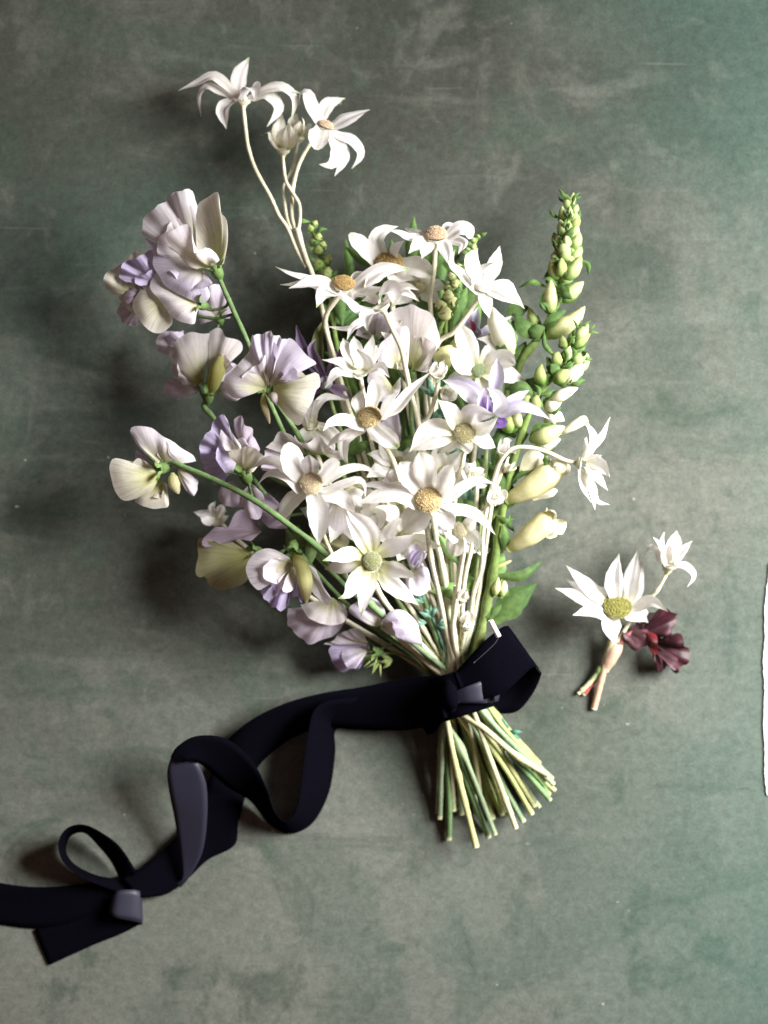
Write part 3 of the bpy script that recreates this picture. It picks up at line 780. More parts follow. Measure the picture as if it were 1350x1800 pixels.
def calyx_md(C, d, size):
    """green cup with five pointed teeth"""
    md = MeshData(); d = Vector(d).normalized(); s = size * .001
    p = P(*C)
    g = lambda t, u: mixc((.10, .19, .055), (.17, .27, .09), t)
    add_pod(md, [p - d * s * .9, p - d * s * .3, p + d * s * .35], s * .62, g, [(0, .25), (.35, .8), (.8, 1), (1, .85)], n=10, segs=6)
    a = d.orthogonal().normalized(); b = d.cross(a)
    for k in range(5):
        q = k * 2 * math.pi / 5 + .4
        rad = a * math.cos(q) + b * math.sin(q)
        add_blade(md, [p + d * s * .15 + rad * s * .5, p + d * s * .65 + rad * s * .85, p + d * s * 1.0 + rad * s * 1.3, p + d * s * 1.05 + rad * s * 1.75],
                  s * .36, d.cross(rad), lambda t, u: mixc((.22, .34, .12), (.12, .23, .06), t), table=LEAF, cup=.3, thick=.0002, nv=7, nu=4)
    return md

SPST = (.16, .26, .10)
def sweet_pea(label, stem, end_i, blossoms, r=1.1, stalks=()):
    e = bind(stem[-1], end_i); full = stem + e
    root = thing('sweet_pea_stem', label, 'flower', end_loc(full), 'sweet pea stems in the bouquet')
    stem_part(root, full, r, r * 1.4, SPST, GREENS[end_i % 6], mat=M_GREEN)
    for s in stalks: stem_part(root, s, .7, .8, SPST, SPST, name='flower_stalk', mat=M_GREEN)
    for b in blossoms:
        part = build('blossom', calyx_md(b['cal'], b['d'], b.get('size', 4.2)), M_GREEN, root)
        for f in b['fans']:
            nm = f[0]; kw = f[6] if len(f) > 6 else {}
            build(nm, fan_md(f[1], f[2], f[3], f[4], f[5], **kw), M_SWEET, root, part)
            if nm == BN and len(f[3]) >= 8 and f[5] in 'WLPCGM':       # the inner fold of a banner
                k_, an = random.uniform(.5, .66), random.choice((-1, 1)) * random.uniform(.15, .45)
                ca, sa = math.cos(an) * k_, math.sin(an) * k_
                rim2 = [(f[1][0] + (x - f[1][0]) * ca - (y - f[1][1]) * sa, f[1][1] + (x - f[1][0]) * sa + (y - f[1][1]) * ca) for x, y in f[3][1:-1]]
                hh = f[4] if isinstance(f[4], (list, tuple)) else [f[4], f[4]]
                build('standard_fold', fan_md(f[1], f[2] + 2, rim2, [v + random.uniform(4, 9) for v in hh], f[5], ruf=.8, freq=1.8, bulge=-2, curl=1.0), M_SWEET, root, part)
        for q in b.get('keel', ()):
            md = MeshData(); c0, c1 = q[2], q[3]
            add_pod(md, [P(*z) for z in q[0]], q[1] * S * .95, lambda t, u: mixc(c0, c1, t), [(0, .35), (.25, .85), (.55, 1), (.85, .6), (1, .12)], n=10, segs=12, flat=.75)
            build('keel', md, M_SWEET, root, part)
    return root
BN, WG = 'banner_petal', 'wing_petal'
KY = ((.58, .60, .20), (.70, .66, .38)); KW = ((.66, .64, .40), (.70, .63, .70))
sweet_pea('tall sweet pea stem of three ruffled white and lilac blossoms stacked one over another',
 [(384,486,92), (390,500,92), (412,550,88), (438,608,82), (480,720,66), (560,880,50), (700,1090,36), (765,1170,30)], 7, [
 dict(cal=(382,478,95), d=(-.35, .75, .3), size=5.2, fans=[
  (BN, (350,455), 93, [(345,362),(338,338),(323,333),(300,344),(280,360),(261,376),(246,404),(262,420),(300,430)], [97,104,103,100,98], 'W', dict(ruf=1.8, freq=4, bulge=3)),
  (BN, (354,470), 93, [(258,420),(268,455),(277,480),(290,503),(316,519),(340,528),(358,530),(369,518),(362,507),(356,495)], [96,99,101,99,95], 'L', dict(ruf=1.2, freq=2.5, bulge=3)),
  (WG, (383,470), 95, [(345,440),(336,400),(341,375),(348,358),(369,343),(383,341),(384,360),(388,376),(396,388),(396,430),(391,464)], [104,112,116,114,106], 'C', dict(ruf=1.0, freq=1.6, bulge=-4)),
  (WG, (372,472), 96, [(352,474),(325,466),(312,446),(300,430),(292,411),(305,400),(323,395),(337,407),(341,434),(352,437),(364,434),(378,446),(385,458)], [102,110,116,116,108], 'W', dict(ruf=1.4, freq=2.2, bulge=4))]),
 dict(cal=(356,536,88), d=(-.7, .2, .4), size=4.5, fans=[
  (BN, (276,500), 86, [(274,470),(268,441),(252,446),(240,452),(228,456),(216,464),(209,484),(222,496),(250,504)], [90,96,96,94,90], 'P', dict(ruf=1.8, freq=4)),
  (WG, (300,520), 86, [(262,492),(244,512),(233,532),(236,552),(250,571),(268,581),(287,582),(303,569),(296,548)], [88,93,96,94,90], 'C', dict(ruf=.8, freq=1.5, bulge=3)),
  (WG, (351,536), 89, [(274,480),(262,492),(262,506),(280,530),(297,552),(323,567),(341,570),(345,553),(350,540)], [93,99,101,99,94], 'W', dict(ruf=1.1, freq=2, bulge=4))],
  keel=[([(348,540,92),(325,545,97),(300,540,98)], 9, *KW)]),
 dict(cal=(262,520,78), d=(-.8, 0, .3), size=3.8, fans=[
  (BN, (246,520), 76, [(250,446),(236,444),(222,457),(200,470),(185,482),(181,496),(190,508),(206,522),(222,540),(234,548)], [80,84,82,76,74], 'C', dict(ruf=1.4, freq=2.4)),
  (WG, (244,540), 68, [(212,530),(206,545),(212,562),(224,572),(245,570)], [66,68,64], 'M', dict(ruf=.8)),
  (WG, (250,520), 80, [(236,505),(224,512),(222,530),(234,540)], [84,88,84], 'D', dict(ruf=.6))])],
 r=1.25, stalks=[[(357,540,86),(372,545,86),(395,540,87),(402,530,90)], [(262,522,77),(320,545,78),(372,560,82),(412,552,87)]])

sweet_pea('pale sweet pea blossom shown from behind, its yellow keel upright, below the stacked blossoms',
 [(362,706,54), (358,716,54), (378,738,52), (430,820,46), (540,960,36), (690,1110,28), (760,1178,24)], 22, [
 dict(cal=(366,698,57), d=(.1, .8, .4), size=4.8, fans=[
  (BN, (358,676), 58, [(330,672),(305,660),(300,640),(301,618),(309,597),(329,587),(352,585),(373,583)], [58,63,66,63], 'G', dict(ruf=.9, freq=1.6, bulge=4)),
  (BN, (368,680), 57, [(368,584),(388,579),(398,592),(421,603),(424,617),(408,630),(396,642),(392,670)], [63,66,60,58], 'G', dict(ruf=1.4, freq=2, bulge=3)),
  (WG, (350,684), 52, [(343,673),(318,668),(294,665),(285,686),(292,696),(316,700),(346,692)], [52,54,52], 'M', dict(ruf=.7)),
  (WG, (382,690), 50, [(396,640),(412,640),(425,655),(428,690),(415,705),(396,700)], [50,52,46], 'M', dict(ruf=.9))],
  keel=[([(371,692,62),(378,665,69),(386,640,69),(389,622,64)], 14, (.40, .42, .12), (.58, .56, .22))]),
 dict(cal=(386,560,44), d=(-.2, .5, .3), size=4, fans=[
  (BN, (384,560), 44, [(352,570),(352,540),(362,512),(378,500),(398,512),(408,535),(404,560)], [46,50,46], 'M', dict(ruf=1.2)),
  (BN, (316,610), 40, [(300,626),(280,618),(274,598),(284,584),(306,582),(322,588)], [40,44,40], 'M', dict(ruf=1)),
  (WG, (330,612), 44, [(296,612),(290,596),(300,584),(322,582)], [46,49,46], 'L', dict(ruf=.8))])],
 stalks=[[(384,570,42),(372,630,46),(362,690,52)], [(318,612,40),(340,660,46),(360,705,53)]])

sweet_pea('single lilac sweet pea with a veined cream wing and a withered brown strand hanging',
 [(480,700,84), (505,735,78), (530,775,70), (600,900,54), (710,1070,40), (772,1162,32)], 12, [
 dict(cal=(476,690,88), d=(-.1, .6, .7), size=4.2, fans=[
  (BN, (470,682), 93, [(436,690),(416,701),(399,684),(395,665),(408,649),(425,632),(438,616),(440,600),(444,590)], [96,101,104,103], 'W', dict(ruf=.9, freq=1.5, bulge=4)),
  (BN, (472,680), 95, [(440,622),(441,602),(446,590),(470,584),(486,588),(499,597),(503,606)], [103,109,110,106], 'L', dict(ruf=1.7, freq=3.2, bulge=2)),
  (BN, (474,680), 94, [(492,612),(505,597),(516,602),(525,613),(537,626),(552,641),(540,646),(522,649),(500,652)], [106,108,104,102], 'L', dict(ruf=.9, freq=1.5, bulge=3)),
  (WG, (480,686), 94, [(489,654),(505,647),(520,652),(534,662),(545,656),(554,656),(556,678),(548,688),(546,708),(541,730),(530,742),(518,747),(504,736),(496,712),(490,700)], [103,108,108,104,97], 'C', dict(ruf=1.5, freq=2.6, bulge=4)),
  ('standard_fold', (472,676), 97, [(452,622),(456,604),(466,598),(480,606),(484,626),(482,650)], [107,113,107], 'L', dict(ruf=.7, freq=1, bulge=-3))],
  keel=[([(476,692,94),(484,700,99),(492,714,97)], 10, (.70, .66, .48), (.72, .64, .70)),
        ([(463,690,94),(463,710,95),(470,730,92),(474,745,90)], 6, (.60, .56, .22), (.50, .42, .30))])])

sweet_pea('sweet pea on a long bare stalk, blossom at its tip and ruffled purple one midway',
 [(292,812,100), (300,810,101), (330,824,102), (376,843,102), (441,876,101), (506,921,97), (568,970,90), (640,1050,66), (720,1125,44), (780,1175,36)], 10, [
 dict(cal=(286,822,100), d=(-.75, -.2, .35), size=5.4, fans=[
  (BN, (290,818), 99, [(343,812),(336,800),(304,777),(271,755),(255,749),(240,749),(228,757),(234,772),(246,790),(270,812)], [98,103,106,105,102], 'W', dict(ruf=1.0, freq=2.4, bulge=4)),
  (BN, (282,838), 99, [(262,815),(234,812),(204,806),(195,815),(193,830),(198,855),(206,870),(219,880),(240,876),(262,869),(276,848)], [102,106,107,104,101], 'C', dict(ruf=.8, freq=1.6, bulge=4)),
  (BN, (285,845), 96, [(240,872),(236,882),(248,890),(260,893),(280,894),(294,890),(294,870),(292,850)], [96,99,98,96], 'C', dict(ruf=.6, freq=1.5)),
  (WG, (280,822), 92, [(240,790),(236,802),(245,820),(252,832),(262,826)], [88,88,90], 'D', dict(ruf=.6)),
  (WG, (312,824), 99, [(330,826),(340,838),(346,845),(343,860),(340,873),(330,864),(318,848)], [100,103,100], 'W', dict(ruf=.6))],
  keel=[([(303,832,101),(306,848,104),(314,868,101)], 11, (.62, .62, .28), (.72, .68, .45))]),
 dict(cal=(432,838,86), d=(-.3, .75, .3), size=5.4, fans=[
  (BN, (420,805), 80, [(398,738),(389,729),(378,738),(370,752),(358,768),(351,780),(352,800),(357,822),(366,838),(378,852),(392,850)], [86,92,92,90,82], 'P', dict(ruf=2.0, freq=4.5, bulge=2)),
  (WG, (432,800), 88, [(389,729),(398,740),(405,756),(424,784),(410,790),(392,790),(384,776),(390,755)], [92,97,98,96], 'W', dict(ruf=.6, freq=1.2)),
  (BN, (436,800), 80, [(412,750),(411,738),(424,735),(434,748),(441,765),(450,782),(456,792),(446,800)], [84,90,86], 'M', dict(ruf=.8)),
  (WG, (432,828), 88, [(405,794),(422,790),(438,784),(452,790),(467,798),(460,811),(448,820),(442,832)], [96,101,100,94], 'C', dict(ruf=1.0, freq=2)),
  (WG, (410,845), 80, [(392,852),(384,872),(392,887),(408,891),(424,889),(429,876),(420,858)], [80,84,80], 'M', dict(ruf=.7)),
  (WG, (440,850), 82, [(428,868),(427,890),(436,911),(454,909),(462,890),(464,874),(452,856)], [82,86,82], 'M', dict(ruf=.9))])],
 r=1.45, stalks=[[(436,845,84),(440,862,92),(444,877,100)]])

sweet_pea('low sweet pea stem with a curled olive petal and a pale yellow keeled blossom',
 [(524,965,64), (530,975,62), (560,1010,52), (640,1090,40), (740,1165,30)], 2, [
 dict(cal=(452,968,46), d=(-.8, .1, .3), size=4, fans=[
  (BN, (446,975), 46, [(404,950),(376,955),(352,945),(346,975),(344,1000),(350,1014),(362,1014),(364,1030),(382,1037),(408,1034),(430,1026),(440,1010)], [50,57,57,53,48], 'O', dict(ruf=.9, freq=2.4, bulge=4)),
  (BN, (460,935), 40, [(440,952),(415,948),(385,958),(360,962),(354,950),(366,936),(378,928),(398,930),(412,905),(430,898),(452,915)], [52,58,58,46,42], 'D', dict(ruf=.8, freq=2, curl=-1.5))]),
 dict(cal=(514,962,68), d=(-.2, -.65, .5), size=5.2, fans=[
  (BN, (519,992), 70, [(508,980),(481,967),(460,967),(443,978),(433,1000),(439,1022),(456,1038),(464,1024),(480,1006)], [77,82,82,77], 'W', dict(ruf=.7, freq=1.4, bulge=4)),
  (BN, (518,995), 67, [(458,1030),(462,1046),(471,1060),(492,1073),(505,1062),(512,1050),(522,1048),(530,1060),(536,1040)], [74,76,72,70], 'P', dict(ruf=2.0, freq=4.5, bulge=3)),
  (WG, (530,985), 66, [(540,1010),(548,1040),(560,1050),(575,1060),(582,1052),(568,1030),(556,1000)], [70,72,68], 'W', dict(ruf=.8)),
  ('standard_fold', (518,996), 70, [(474,1016),(478,1040),(488,1048),(497,1030),(502,1046),(512,1040),(516,1020)], [77,82,79], 'W', dict(ruf=1.2, freq=3))],
  keel=[([(516,974,72),(530,995,80),(538,1030,79),(538,1060,72)], 14, *KY)])],
 stalks=[[(455,970,46),(490,985,50),(528,985,58)]])

sweet_pea('drooping sweet pea stem with lilac blossoms touching the backdrop just above the ribbon',
 [(672,1110,30), (690,1120,30), (730,1150,27), (770,1182,24)], 13, [
 dict(cal=(600,1062,40), d=(-.3, -.5, .4), size=4, fans=[
  (BN, (590,1060), 42, [(504,1068),(505,1090),(512,1106),(528,1121),(548,1129),(569,1126),(584,1120),(600,1105),(610,1086)], [40,38,34,36,42], 'M', dict(ruf=1.6, freq=4, bulge=4)),
  (BN, (585,1050), 48, [(530,1062),(536,1080),(550,1092),(575,1098),(598,1096),(611,1082),(606,1064)], [52,52,50], 'G', dict(ruf=.8, freq=2))]),
 dict(cal=(662,1146,24), d=(-.7, .1, .3), size=4.4, fans=[
  (BN, (650,1135), 22, [(617,1107),(598,1118),(578,1138),(586,1163),(600,1178),(618,1176),(626,1182),(640,1160),(650,1150)], [30,27,20,16,20], 'P', dict(ruf=1.5, freq=3.5)),
  (WG, (648,1130), 30, [(570,1132),(590,1124),(612,1108),(630,1108),(642,1120)], [28,36,34], 'W', dict(ruf=.7)),
  (WG, (648,1140), 26, [(600,1140),(604,1165),(622,1176),(636,1160)], [30,32,28], 'L', dict(ruf=1.0))]),
 dict(cal=(668,1102,48), d=(.5, .6, .4), size=3.6, fans=[
  (BN, (668,1104), 52, [(676,1086),(687,1073),(702,1070),(715,1076),(728,1092),(734,1104),(739,1134),(722,1130),(700,1124)], [58,63,62,56], 'L', dict(ruf=.8, freq=1.5, bulge=4)),
  (BN, (666,1102), 50, [(640,1095),(618,1080),(616,1064),(634,1054),(656,1052),(674,1066),(678,1080)], [52,58,56], 'L', dict(ruf=1.0, freq=2, bulge=3))])],
 stalks=[[(604,1064,38),(640,1085,34),(676,1112,30)], [(662,1146,23),(680,1135,26),(700,1127,29)], [(668,1104,47),(676,1112,38),(690,1121,31)]])

sweet_pea('pale mauve sweet pea with broad rounded banner behind the curved flannel stem',
 [(722,668,56), (725,760,50), (750,920,42), (785,1090,34)], 21, [
 dict(cal=(722,656,58), d=(0, .8, .4), size=4.4, fans=[
  (BN, (724,650), 60, [(676,560),(688,545),(709,540),(726,540),(743,544),(758,554),(768,570),(773,591),(766,619),(764,640),(750,655)], [62,67,66,62], 'G', dict(ruf=1.0, freq=3, bulge=4)),
  (BN, (700,650), 60, [(664,640),(668,606),(684,590),(704,577),(718,578),(718,620),(716,648)], [66,71,68], 'W', dict(ruf=.9, freq=2)),
  (WG, (690,680), 56, [(660,640),(648,660),(655,690),(680,706),(702,690),(706,660)], [62,64,60], 'W', dict(ruf=.9))]),
 dict(cal=(660,590,44), d=(-.3, .6, .3), size=3.6, fans=[
  (BN, (660,600), 44, [(626,590),(636,560),(655,548),(680,558),(688,580)], [46,50,46], 'M', dict(ruf=1))])],
 stalks=[[(660,596,43),(690,640,48),(722,680,54)]])

sweet_pea('small curled lilac sweet pea bud between the green hearted flannel flower and the pale stems',
 [(735,1010,58), (745,1050,50), (775,1140,36)], 23, [
 dict(cal=(730,1000,58), d=(0, .6, .5), size=3.2, fans=[
  (BN, (728,1004), 60, [(716,990),(716,964),(729,957),(744,967),(748,984),(738,996)], [70,75,70], 'L', dict(ruf=1.2, freq=2)),
  (BN, (730,998), 58, [(738,992),(750,996),(756,1012),(752,1034),(733,1047),(714,1032),(712,1012)], [68,70,64], 'L', dict(ruf=1.0, freq=2, bulge=4)),
  (WG, (726,1000), 62, [(722,975),(730,970),(738,978),(734,992)], [76,79,74], 'P', dict(ruf=.6))])])

sweet_pea('shaded cream sweet pea blossoms crowded behind the large flat flannel flower',
 [(585,790,52), (610,850,46), (680,980,38), (760,1130,30)], 16, [
 dict(cal=(575,790,54), d=(-.4, .5, .5), size=4, fans=[
  (BN, (572,800), 60, [(470,790),(480,772),(512,766),(540,772),(568,776),(590,795),(600,812)], [76,82,78], 'G', dict(ruf=1.2, freq=3)),
  (BN, (568,830), 56, [(460,830),(462,805),(480,790),(505,790)], [70,74,70], 'M', dict(ruf=1)),
  (BN, (600,860), 56, [(580,900),(560,930),(600,935),(630,942),(650,930),(640,900)], [66,68,64], 'W', dict(ruf=.8, freq=1.5))]),
 dict(cal=(500,905,44), d=(-.6, .3, .3), size=4, fans=[
  (BN, (510,905), 44, [(470,865),(455,885),(462,915),(480,930),(505,928)], [50,52,46], 'D', dict(ruf=1)),
  (BN, (545,940), 48, [(560,958),(580,965),(605,960),(612,940),(600,925),(575,920)], [54,56,52], 'O', dict(ruf=1))]),
 dict(cal=(690,900,50), d=(.3, .3, .6), size=4, fans=[
  (BN, (700,915), 52, [(672,870),(668,850),(690,832),(712,830),(722,850),(722,880)], [62,66,62], 'G', dict(ruf=1, freq=2)),
  (BN, (690,930), 50, [(660,900),(650,915),(662,945),(690,958),(720,950),(728,925)], [60,62,58], 'C', dict(ruf=1, freq=2)),
  (BN, (640,865), 44, [(625,880),(608,870),(606,850),(625,838),(650,840)], [50,52,48], 'O', dict(ruf=.8)),
  (BN, (700,780), 44, [(680,790),(668,770),(672,740),(690,720),(704,735),(706,770)], [54,56,50], 'M', dict(ruf=.8))])],
 stalks=[[(576,792,53),(582,800,52),(588,808,50)], [(502,907,43),(560,900,44),(625,890,45)], [(690,902,49),(684,940,44),(690,1000,38)]])

# ------------------------------------------------------------------ snapdragons
def bud_md(pts, hw, c0, c1, g=.25):
    md = MeshData()
    add_pod(md, [P(*p) for p in pts], hw * S * .94, lambda t, u: mixc(c0, c1, sstep(g - .15, g + .3, t + .05 * u)), [(0, .4), (.2, .85), (.42, 1), (.68, .78), (.88, .42), (1, .06)], n=14, segs=14, flat=.88, lobes=3, lobe_amp=.09)
    return md
SG, SC, SW = (.16, .29, .05), (.66, .69, .38), (.86, .84, .72)
def sepal(root, a, b, hw, parent=None, name='bract', h0=0, h1=0, curve=.25, dark=1.0):
    """small pointed green leaf from a to b (px, px, mm)"""
    md = MeshData()
    p, q = P(*a), P(*b); mid = p.lerp(q, .5)
    d = (q - p); nn = Vector((-d.y, d.x, 0)); 
    bow = random.choice((-1, 1)) * curve * .35
    mid = mid + nn * bow + Vector((0, 0, d.length * abs(curve) * .5))
    m2 = p.lerp(q, .8) + nn * bow * .5 + Vector((0, 0, d.length * abs(curve) * .35))
    side = d.cross(Vector((0, 0, 1)))
    if side.length < 1e-7: side = Vector((1, 0, 0))
    add_blade(md, [p, mid, m2, q], hw * S * .95, side, lambda t, u: tuple(v * dark for v in mixc((.15, .25, .065), (.085, .17, .05), t + .2 * abs(u))), table=LEAF, cup=random.uniform(.1, .5), thick=.0003, nv=9, nu=4, twist=random.uniform(-.5, .5))
    return build(name, md, M_GREEN, root, parent)

def snapdragon(label, stem, end_i, buds, bracts=(), r=1.9, leaves=(), extra=None, leafy=None):
    e = bind(stem[-1], end_i); full = stem + e
    root = thing('snapdragon_stem', label, 'flower', end_loc(full), 'snapdragon stems in the bouquet')
    stem_part(root, full, r * .75, r * 1.1, (.19, .28, .075), GREENS[end_i % 6], mat=M_GREEN)
    for b in buds:
        pts, hw = b[0], b[1]
        kind = b[2] if len(b) > 2 else 'g'
        c0, c1, g = {'g': (SG, (.42, .50, .18), .35), 'c': ((.17,.31,.06), (.53, .64, .28), .30), 'w': (SC, SW, .3), 'y': ((.24, .37, .08), (.66, .67, .34), .26)}[kind]
        part = build('bud', bud_md(pts, hw, c0, c1, g), M_SNAP, root)
        # calyx lobes hugging the bud's foot
        p0, p1 = pts[0], pts[-1]
        L = math.dist(p0[:2], p1[:2]); dx, dy = (p1[0]-p0[0]) / max(L, 1), (p1[1]-p0[1]) / max(L, 1)
        for s in (-1, 0, 1):
            hx, hy = -dy * s * hw * .75, dx * s * hw * .75
            top = hw * .3 * (1.0 if s == 0 else .55)
            sepal(root, (p0[0] + hx * .3, p0[1] + hy * .3, p0[2] + top * .5), (p0[0] + dx * L * (.66 if s else .5) + hx * 1.15, p0[1] + dy * L * (.66 if s else .5) + hy * 1.15, lerp(p0[2], p1[2], .5) + top * 1.3), hw * .74, part, 'calyx_lobe', curve=.18)
    if leafy:                                   # small curled bracts all along the spike
        cc = crom([Vector(q) for q in stem[:leafy[0]]], leafy[1])
        for q in cc:
            a = random.uniform(.2, 2.9); L = random.uniform(16, 34)
            sepal(root, (q.x + random.uniform(-8, 8), q.y, q.z + random.uniform(2, 8)), (q.x + L * math.cos(a), q.y - L * math.sin(a), q.z + random.uniform(2, 12)), random.uniform(3, 6), name='bract', curve=.5)
    for b in bracts: sepal(root, b[0], b[1], b[2], name='bract', curve=b[3] if len(b) > 3 else .3)
    for b in leaves: sepal(root, b[0], b[1], b[2], name='leaf', curve=b[3] if len(b) > 3 else .2, dark=.72)
    if extra: extra(root)
    return root

col_buds = []
cc = crom([Vector((1005,350,46)), Vector((1000,412,46)), Vector((990,470,46)), Vector((985,500,46))], 18)
for i, q in enumerate(cc[2:]):
    sgn = (-1, 1, 0)[i % 3]; f = .7 + .5 * i / 17
    tip = (q.x + sgn * random.uniform(13, 21) * f + random.uniform(-4, 4), q.y - random.uniform(20, 32) * f, q.z + (8 if sgn == 0 else 3) + random.uniform(-1, 2))
    col_buds.append(([(q.x + sgn * 3, q.y, q.z + 1), (lerp(q.x, tip[0], .65), lerp(q.y, tip[1], .45), tip[2] + 1), tip], random.uniform(8.5, 11.5) * f, random.choice('ccg')))
snapdragon('tall snapdragon spike of tight green and cream buds standing clear against the backdrop',
 [(1004,352,46), (1000,412,46), (987,492,46), (968,557,46), (945,596,46), (911,648,46), (890,760,46), (872,900,44), (850,1060,38)], 8, col_buds + [
 ([(1002,372,47),(1005,355,48),(1008,338,48)], 9, 'c'), ([(992,392,47),(989,376,49),(988,362,49)], 8, 'c'), ([(1003,402,48),(1010,385,51),(1012,370,50)], 9, 'c'),
 ([(992,416,49),(989,400,52),(984,386,52)], 10, 'c'), ([(1002,425,49),(1010,408,52),(1016,394,51)], 10, 'c'),
 ([(1004,440,50),(1014,422,53),(1018,406,52)], 11, 'c'), ([(994,454,51),(991,436,55),(993,420,54)], 11, 'c'), ([(990,440,44),(978,424,44),(974,408,44)], 10, 'g'),
 ([(1000,462,49),(1014,446,51),(1021,428,50)], 10, 'c'), ([(986,466,48),(980,450,49),(978,434,48)], 8, 'g'),
 ([(990,492,50),(1008,474,55),(1022,450,54)], 13, 'c'), ([(982,482,44),(974,474,43),(968,462,42)], 9, 'g'),
 ([(966,552,50),(968,526,54),(968,492,52)], 14, 'y'), ([(986,530,50),(1006,512,54),(1026,495,52)], 14, 'c'),
 ([(958,592,50),(985,576,54),(1010,560,55),(1028,538,54)], 17, 'y'), ([(946,590,44),(938,565,44),(930,540,42)], 12, 'g')],
 bracts=[((984,384,46),(965,368,44),4,.5), ((990,400,54),(1002,392,58),6), ((986,420,55),(1008,398,60),6), ((1008,392,50),(1020,368,50),4), ((980,470,46),(972,430,46),6,.5),
         ((1018,455,52),(1034,484,50),5,.6), ((962,505,46),(912,506,44),5,.5), ((992,356,47),(982,344,46),3,.4), ((1008,346,48),(1022,345,46),2,.5)],
 leaves=[((950,598,50),(905,550,46),16,.35), ((958,575,54),(925,580,52),14,.3), ((962,500,46),(966,470,46),10,.2), ((985,500,54),(1006,526,60),11,.4)], r=2.3, leafy=(4, 22))

snapdragon('shorter snapdragon spike with curled green bracts and white tubes, in front of the tall one',
 [(1018,600,66), (1010,625,66), (971,664,66), (945,700,66), (925,740,64), (905,800,60), (880,900,54), (866,1000,48), (850,1100,40)], 11, [
 ([(1010,602,68),(1022,586,70),(1034,570,68)], 12, 'c'), ([(1006,612,68),(1018,602,71),(1038,586,70)], 9, 'g'), ([(1000,614,66),(1006,596,69),(1018,574,68)], 9, 'g'),
 ([(994,612,66),(990,602,69),(988,590,68)], 9, 'g'), ([(996,632,70),(998,622,74),(1002,608,74)], 9, 'c'), ([(982,640,70),(979,630,74),(982,618,73)], 11, 'g'),
 ([(1004,640,66),(1018,628,70),(1032,620,68)], 12, 'c'), ([(990,672,66),(1010,655,70),(1028,640,70)], 15, 'w'), ([(1010,655,62),(1026,640,64),(1034,622,62)], 10, 'c'),
 ([(955,676,70),(950,660,73),(952,640,72)], 12, 'g'), ([(975,672,72),(988,660,76),(1000,650,75)], 13, 'g'),
 ([(965,705,70),(985,695,74),(1004,686,74),(1016,682,72)], 11, 'w'), ([(930,718,68),(926,706,71),(930,692,70)], 10, 'g'), ([(944,720,70),(942,706,74),(944,694,73)], 11, 'g'),
 ([(960,722,66),(974,708,70),(990,700,70)], 14, 'w')],
 bracts=[((978,630,70),(956,578,72),5,.6), ((1008,600,66),(1006,560,66),3,.5), ((1024,588,70),(1040,562,68),3,.5), ((1030,592,66),(1054,586,62),3,.6), ((1024,622,66),(1042,632,62),4,.7),
         ((1000,606,74),(1012,590,78),5), ((968,660,70),(960,626,72),9,.3), ((998,668,70),(1030,668,66),6,.4), ((1014,576,68),(1022,560,66),2,.4), ((1030,578,68),(1047,568,66),2,.5)],
 leaves=[((944,697,70),(886,684,70),11,.5), ((984,650,74),(968,640,78),12,.2), ((950,690,64),(922,668,60),12,.3)], r=1.7, leafy=(4, 16))

def c_extra(root):
    # two gaping tubes with lips
    def tube(pts, hw, lips, c0=(.42,.50,.12), c1=(.76,.72,.40)):
        md = MeshData()
        add_pod(md, [P(*p) for p in pts], hw * S * .94, lambda t, u: mixc(c0, c1, sstep(.0, .4, t + .1 * u)), [(0, .35), (.2, .62), (.55, .92), (.85, 1), (1, .8)], n=14, segs=14, flat=.85, lobes=2, lobe_amp=.07)
        part = build('blossom', md, M_SNAP, root)
        for l in lips:
            md = MeshData()
            add_blade(md, [P(*p) for p in l[0]], l[1] * S * .94, Vector(l[2]), lambda t, u: mixc((.72,.68,.44), (.82,.80,.66), t), table=BLUNT, cup=.4, thick=.0006, nv=9, nu=6, wave=.15)
            build('lip', md, M_SNAP, root, part)
    tube([(890,880,58),(925,862,64),(960,838,66),(975,828,64)], 25, [
        ([(968,830,70),(980,818,74),(972,810,72)], 18, (.5,-.8,0)), ([(972,838,66),(990,826,66),(1002,818,64)], 11, (.5,.8,0)),
        ([(935,876,56),(955,868,54),(980,862,50)], 9, (.3,.9,0)), ([(920,835,62),(945,805,62),(962,796,58)], 20, (.8,.5,0)), ([(925,808,58),(940,792,56),(955,790,54)], 16, (.6,.6,0))])
    tube([(893,965,56),(925,945,62),(955,922,64),(970,912,62)], 23, [
        ([(962,912,66),(975,900,68),(962,898,68)], 16, (.4,.8,0)), ([(966,922,64),(982,924,64),(996,926,62)], 14, (0,1,.2)), ([(958,930,60),(965,936,58),(978,930,56)], 12, (.4,.9,0))])
    tube([(985,762,62),(1000,754,64),(1016,744,64),(1030,736,62)], 10, [([(1026,740,64),(1032,742,64),(1036,756,60)], 7, (1,0,0))], c0=(.60,.58,.30), c1=(.80,.77,.62))
    tube([(900,985,52),(880,994,52),(862,1000,50)], 5, [], c0=(.66,.60,.40), c1=(.50,.50,.20))
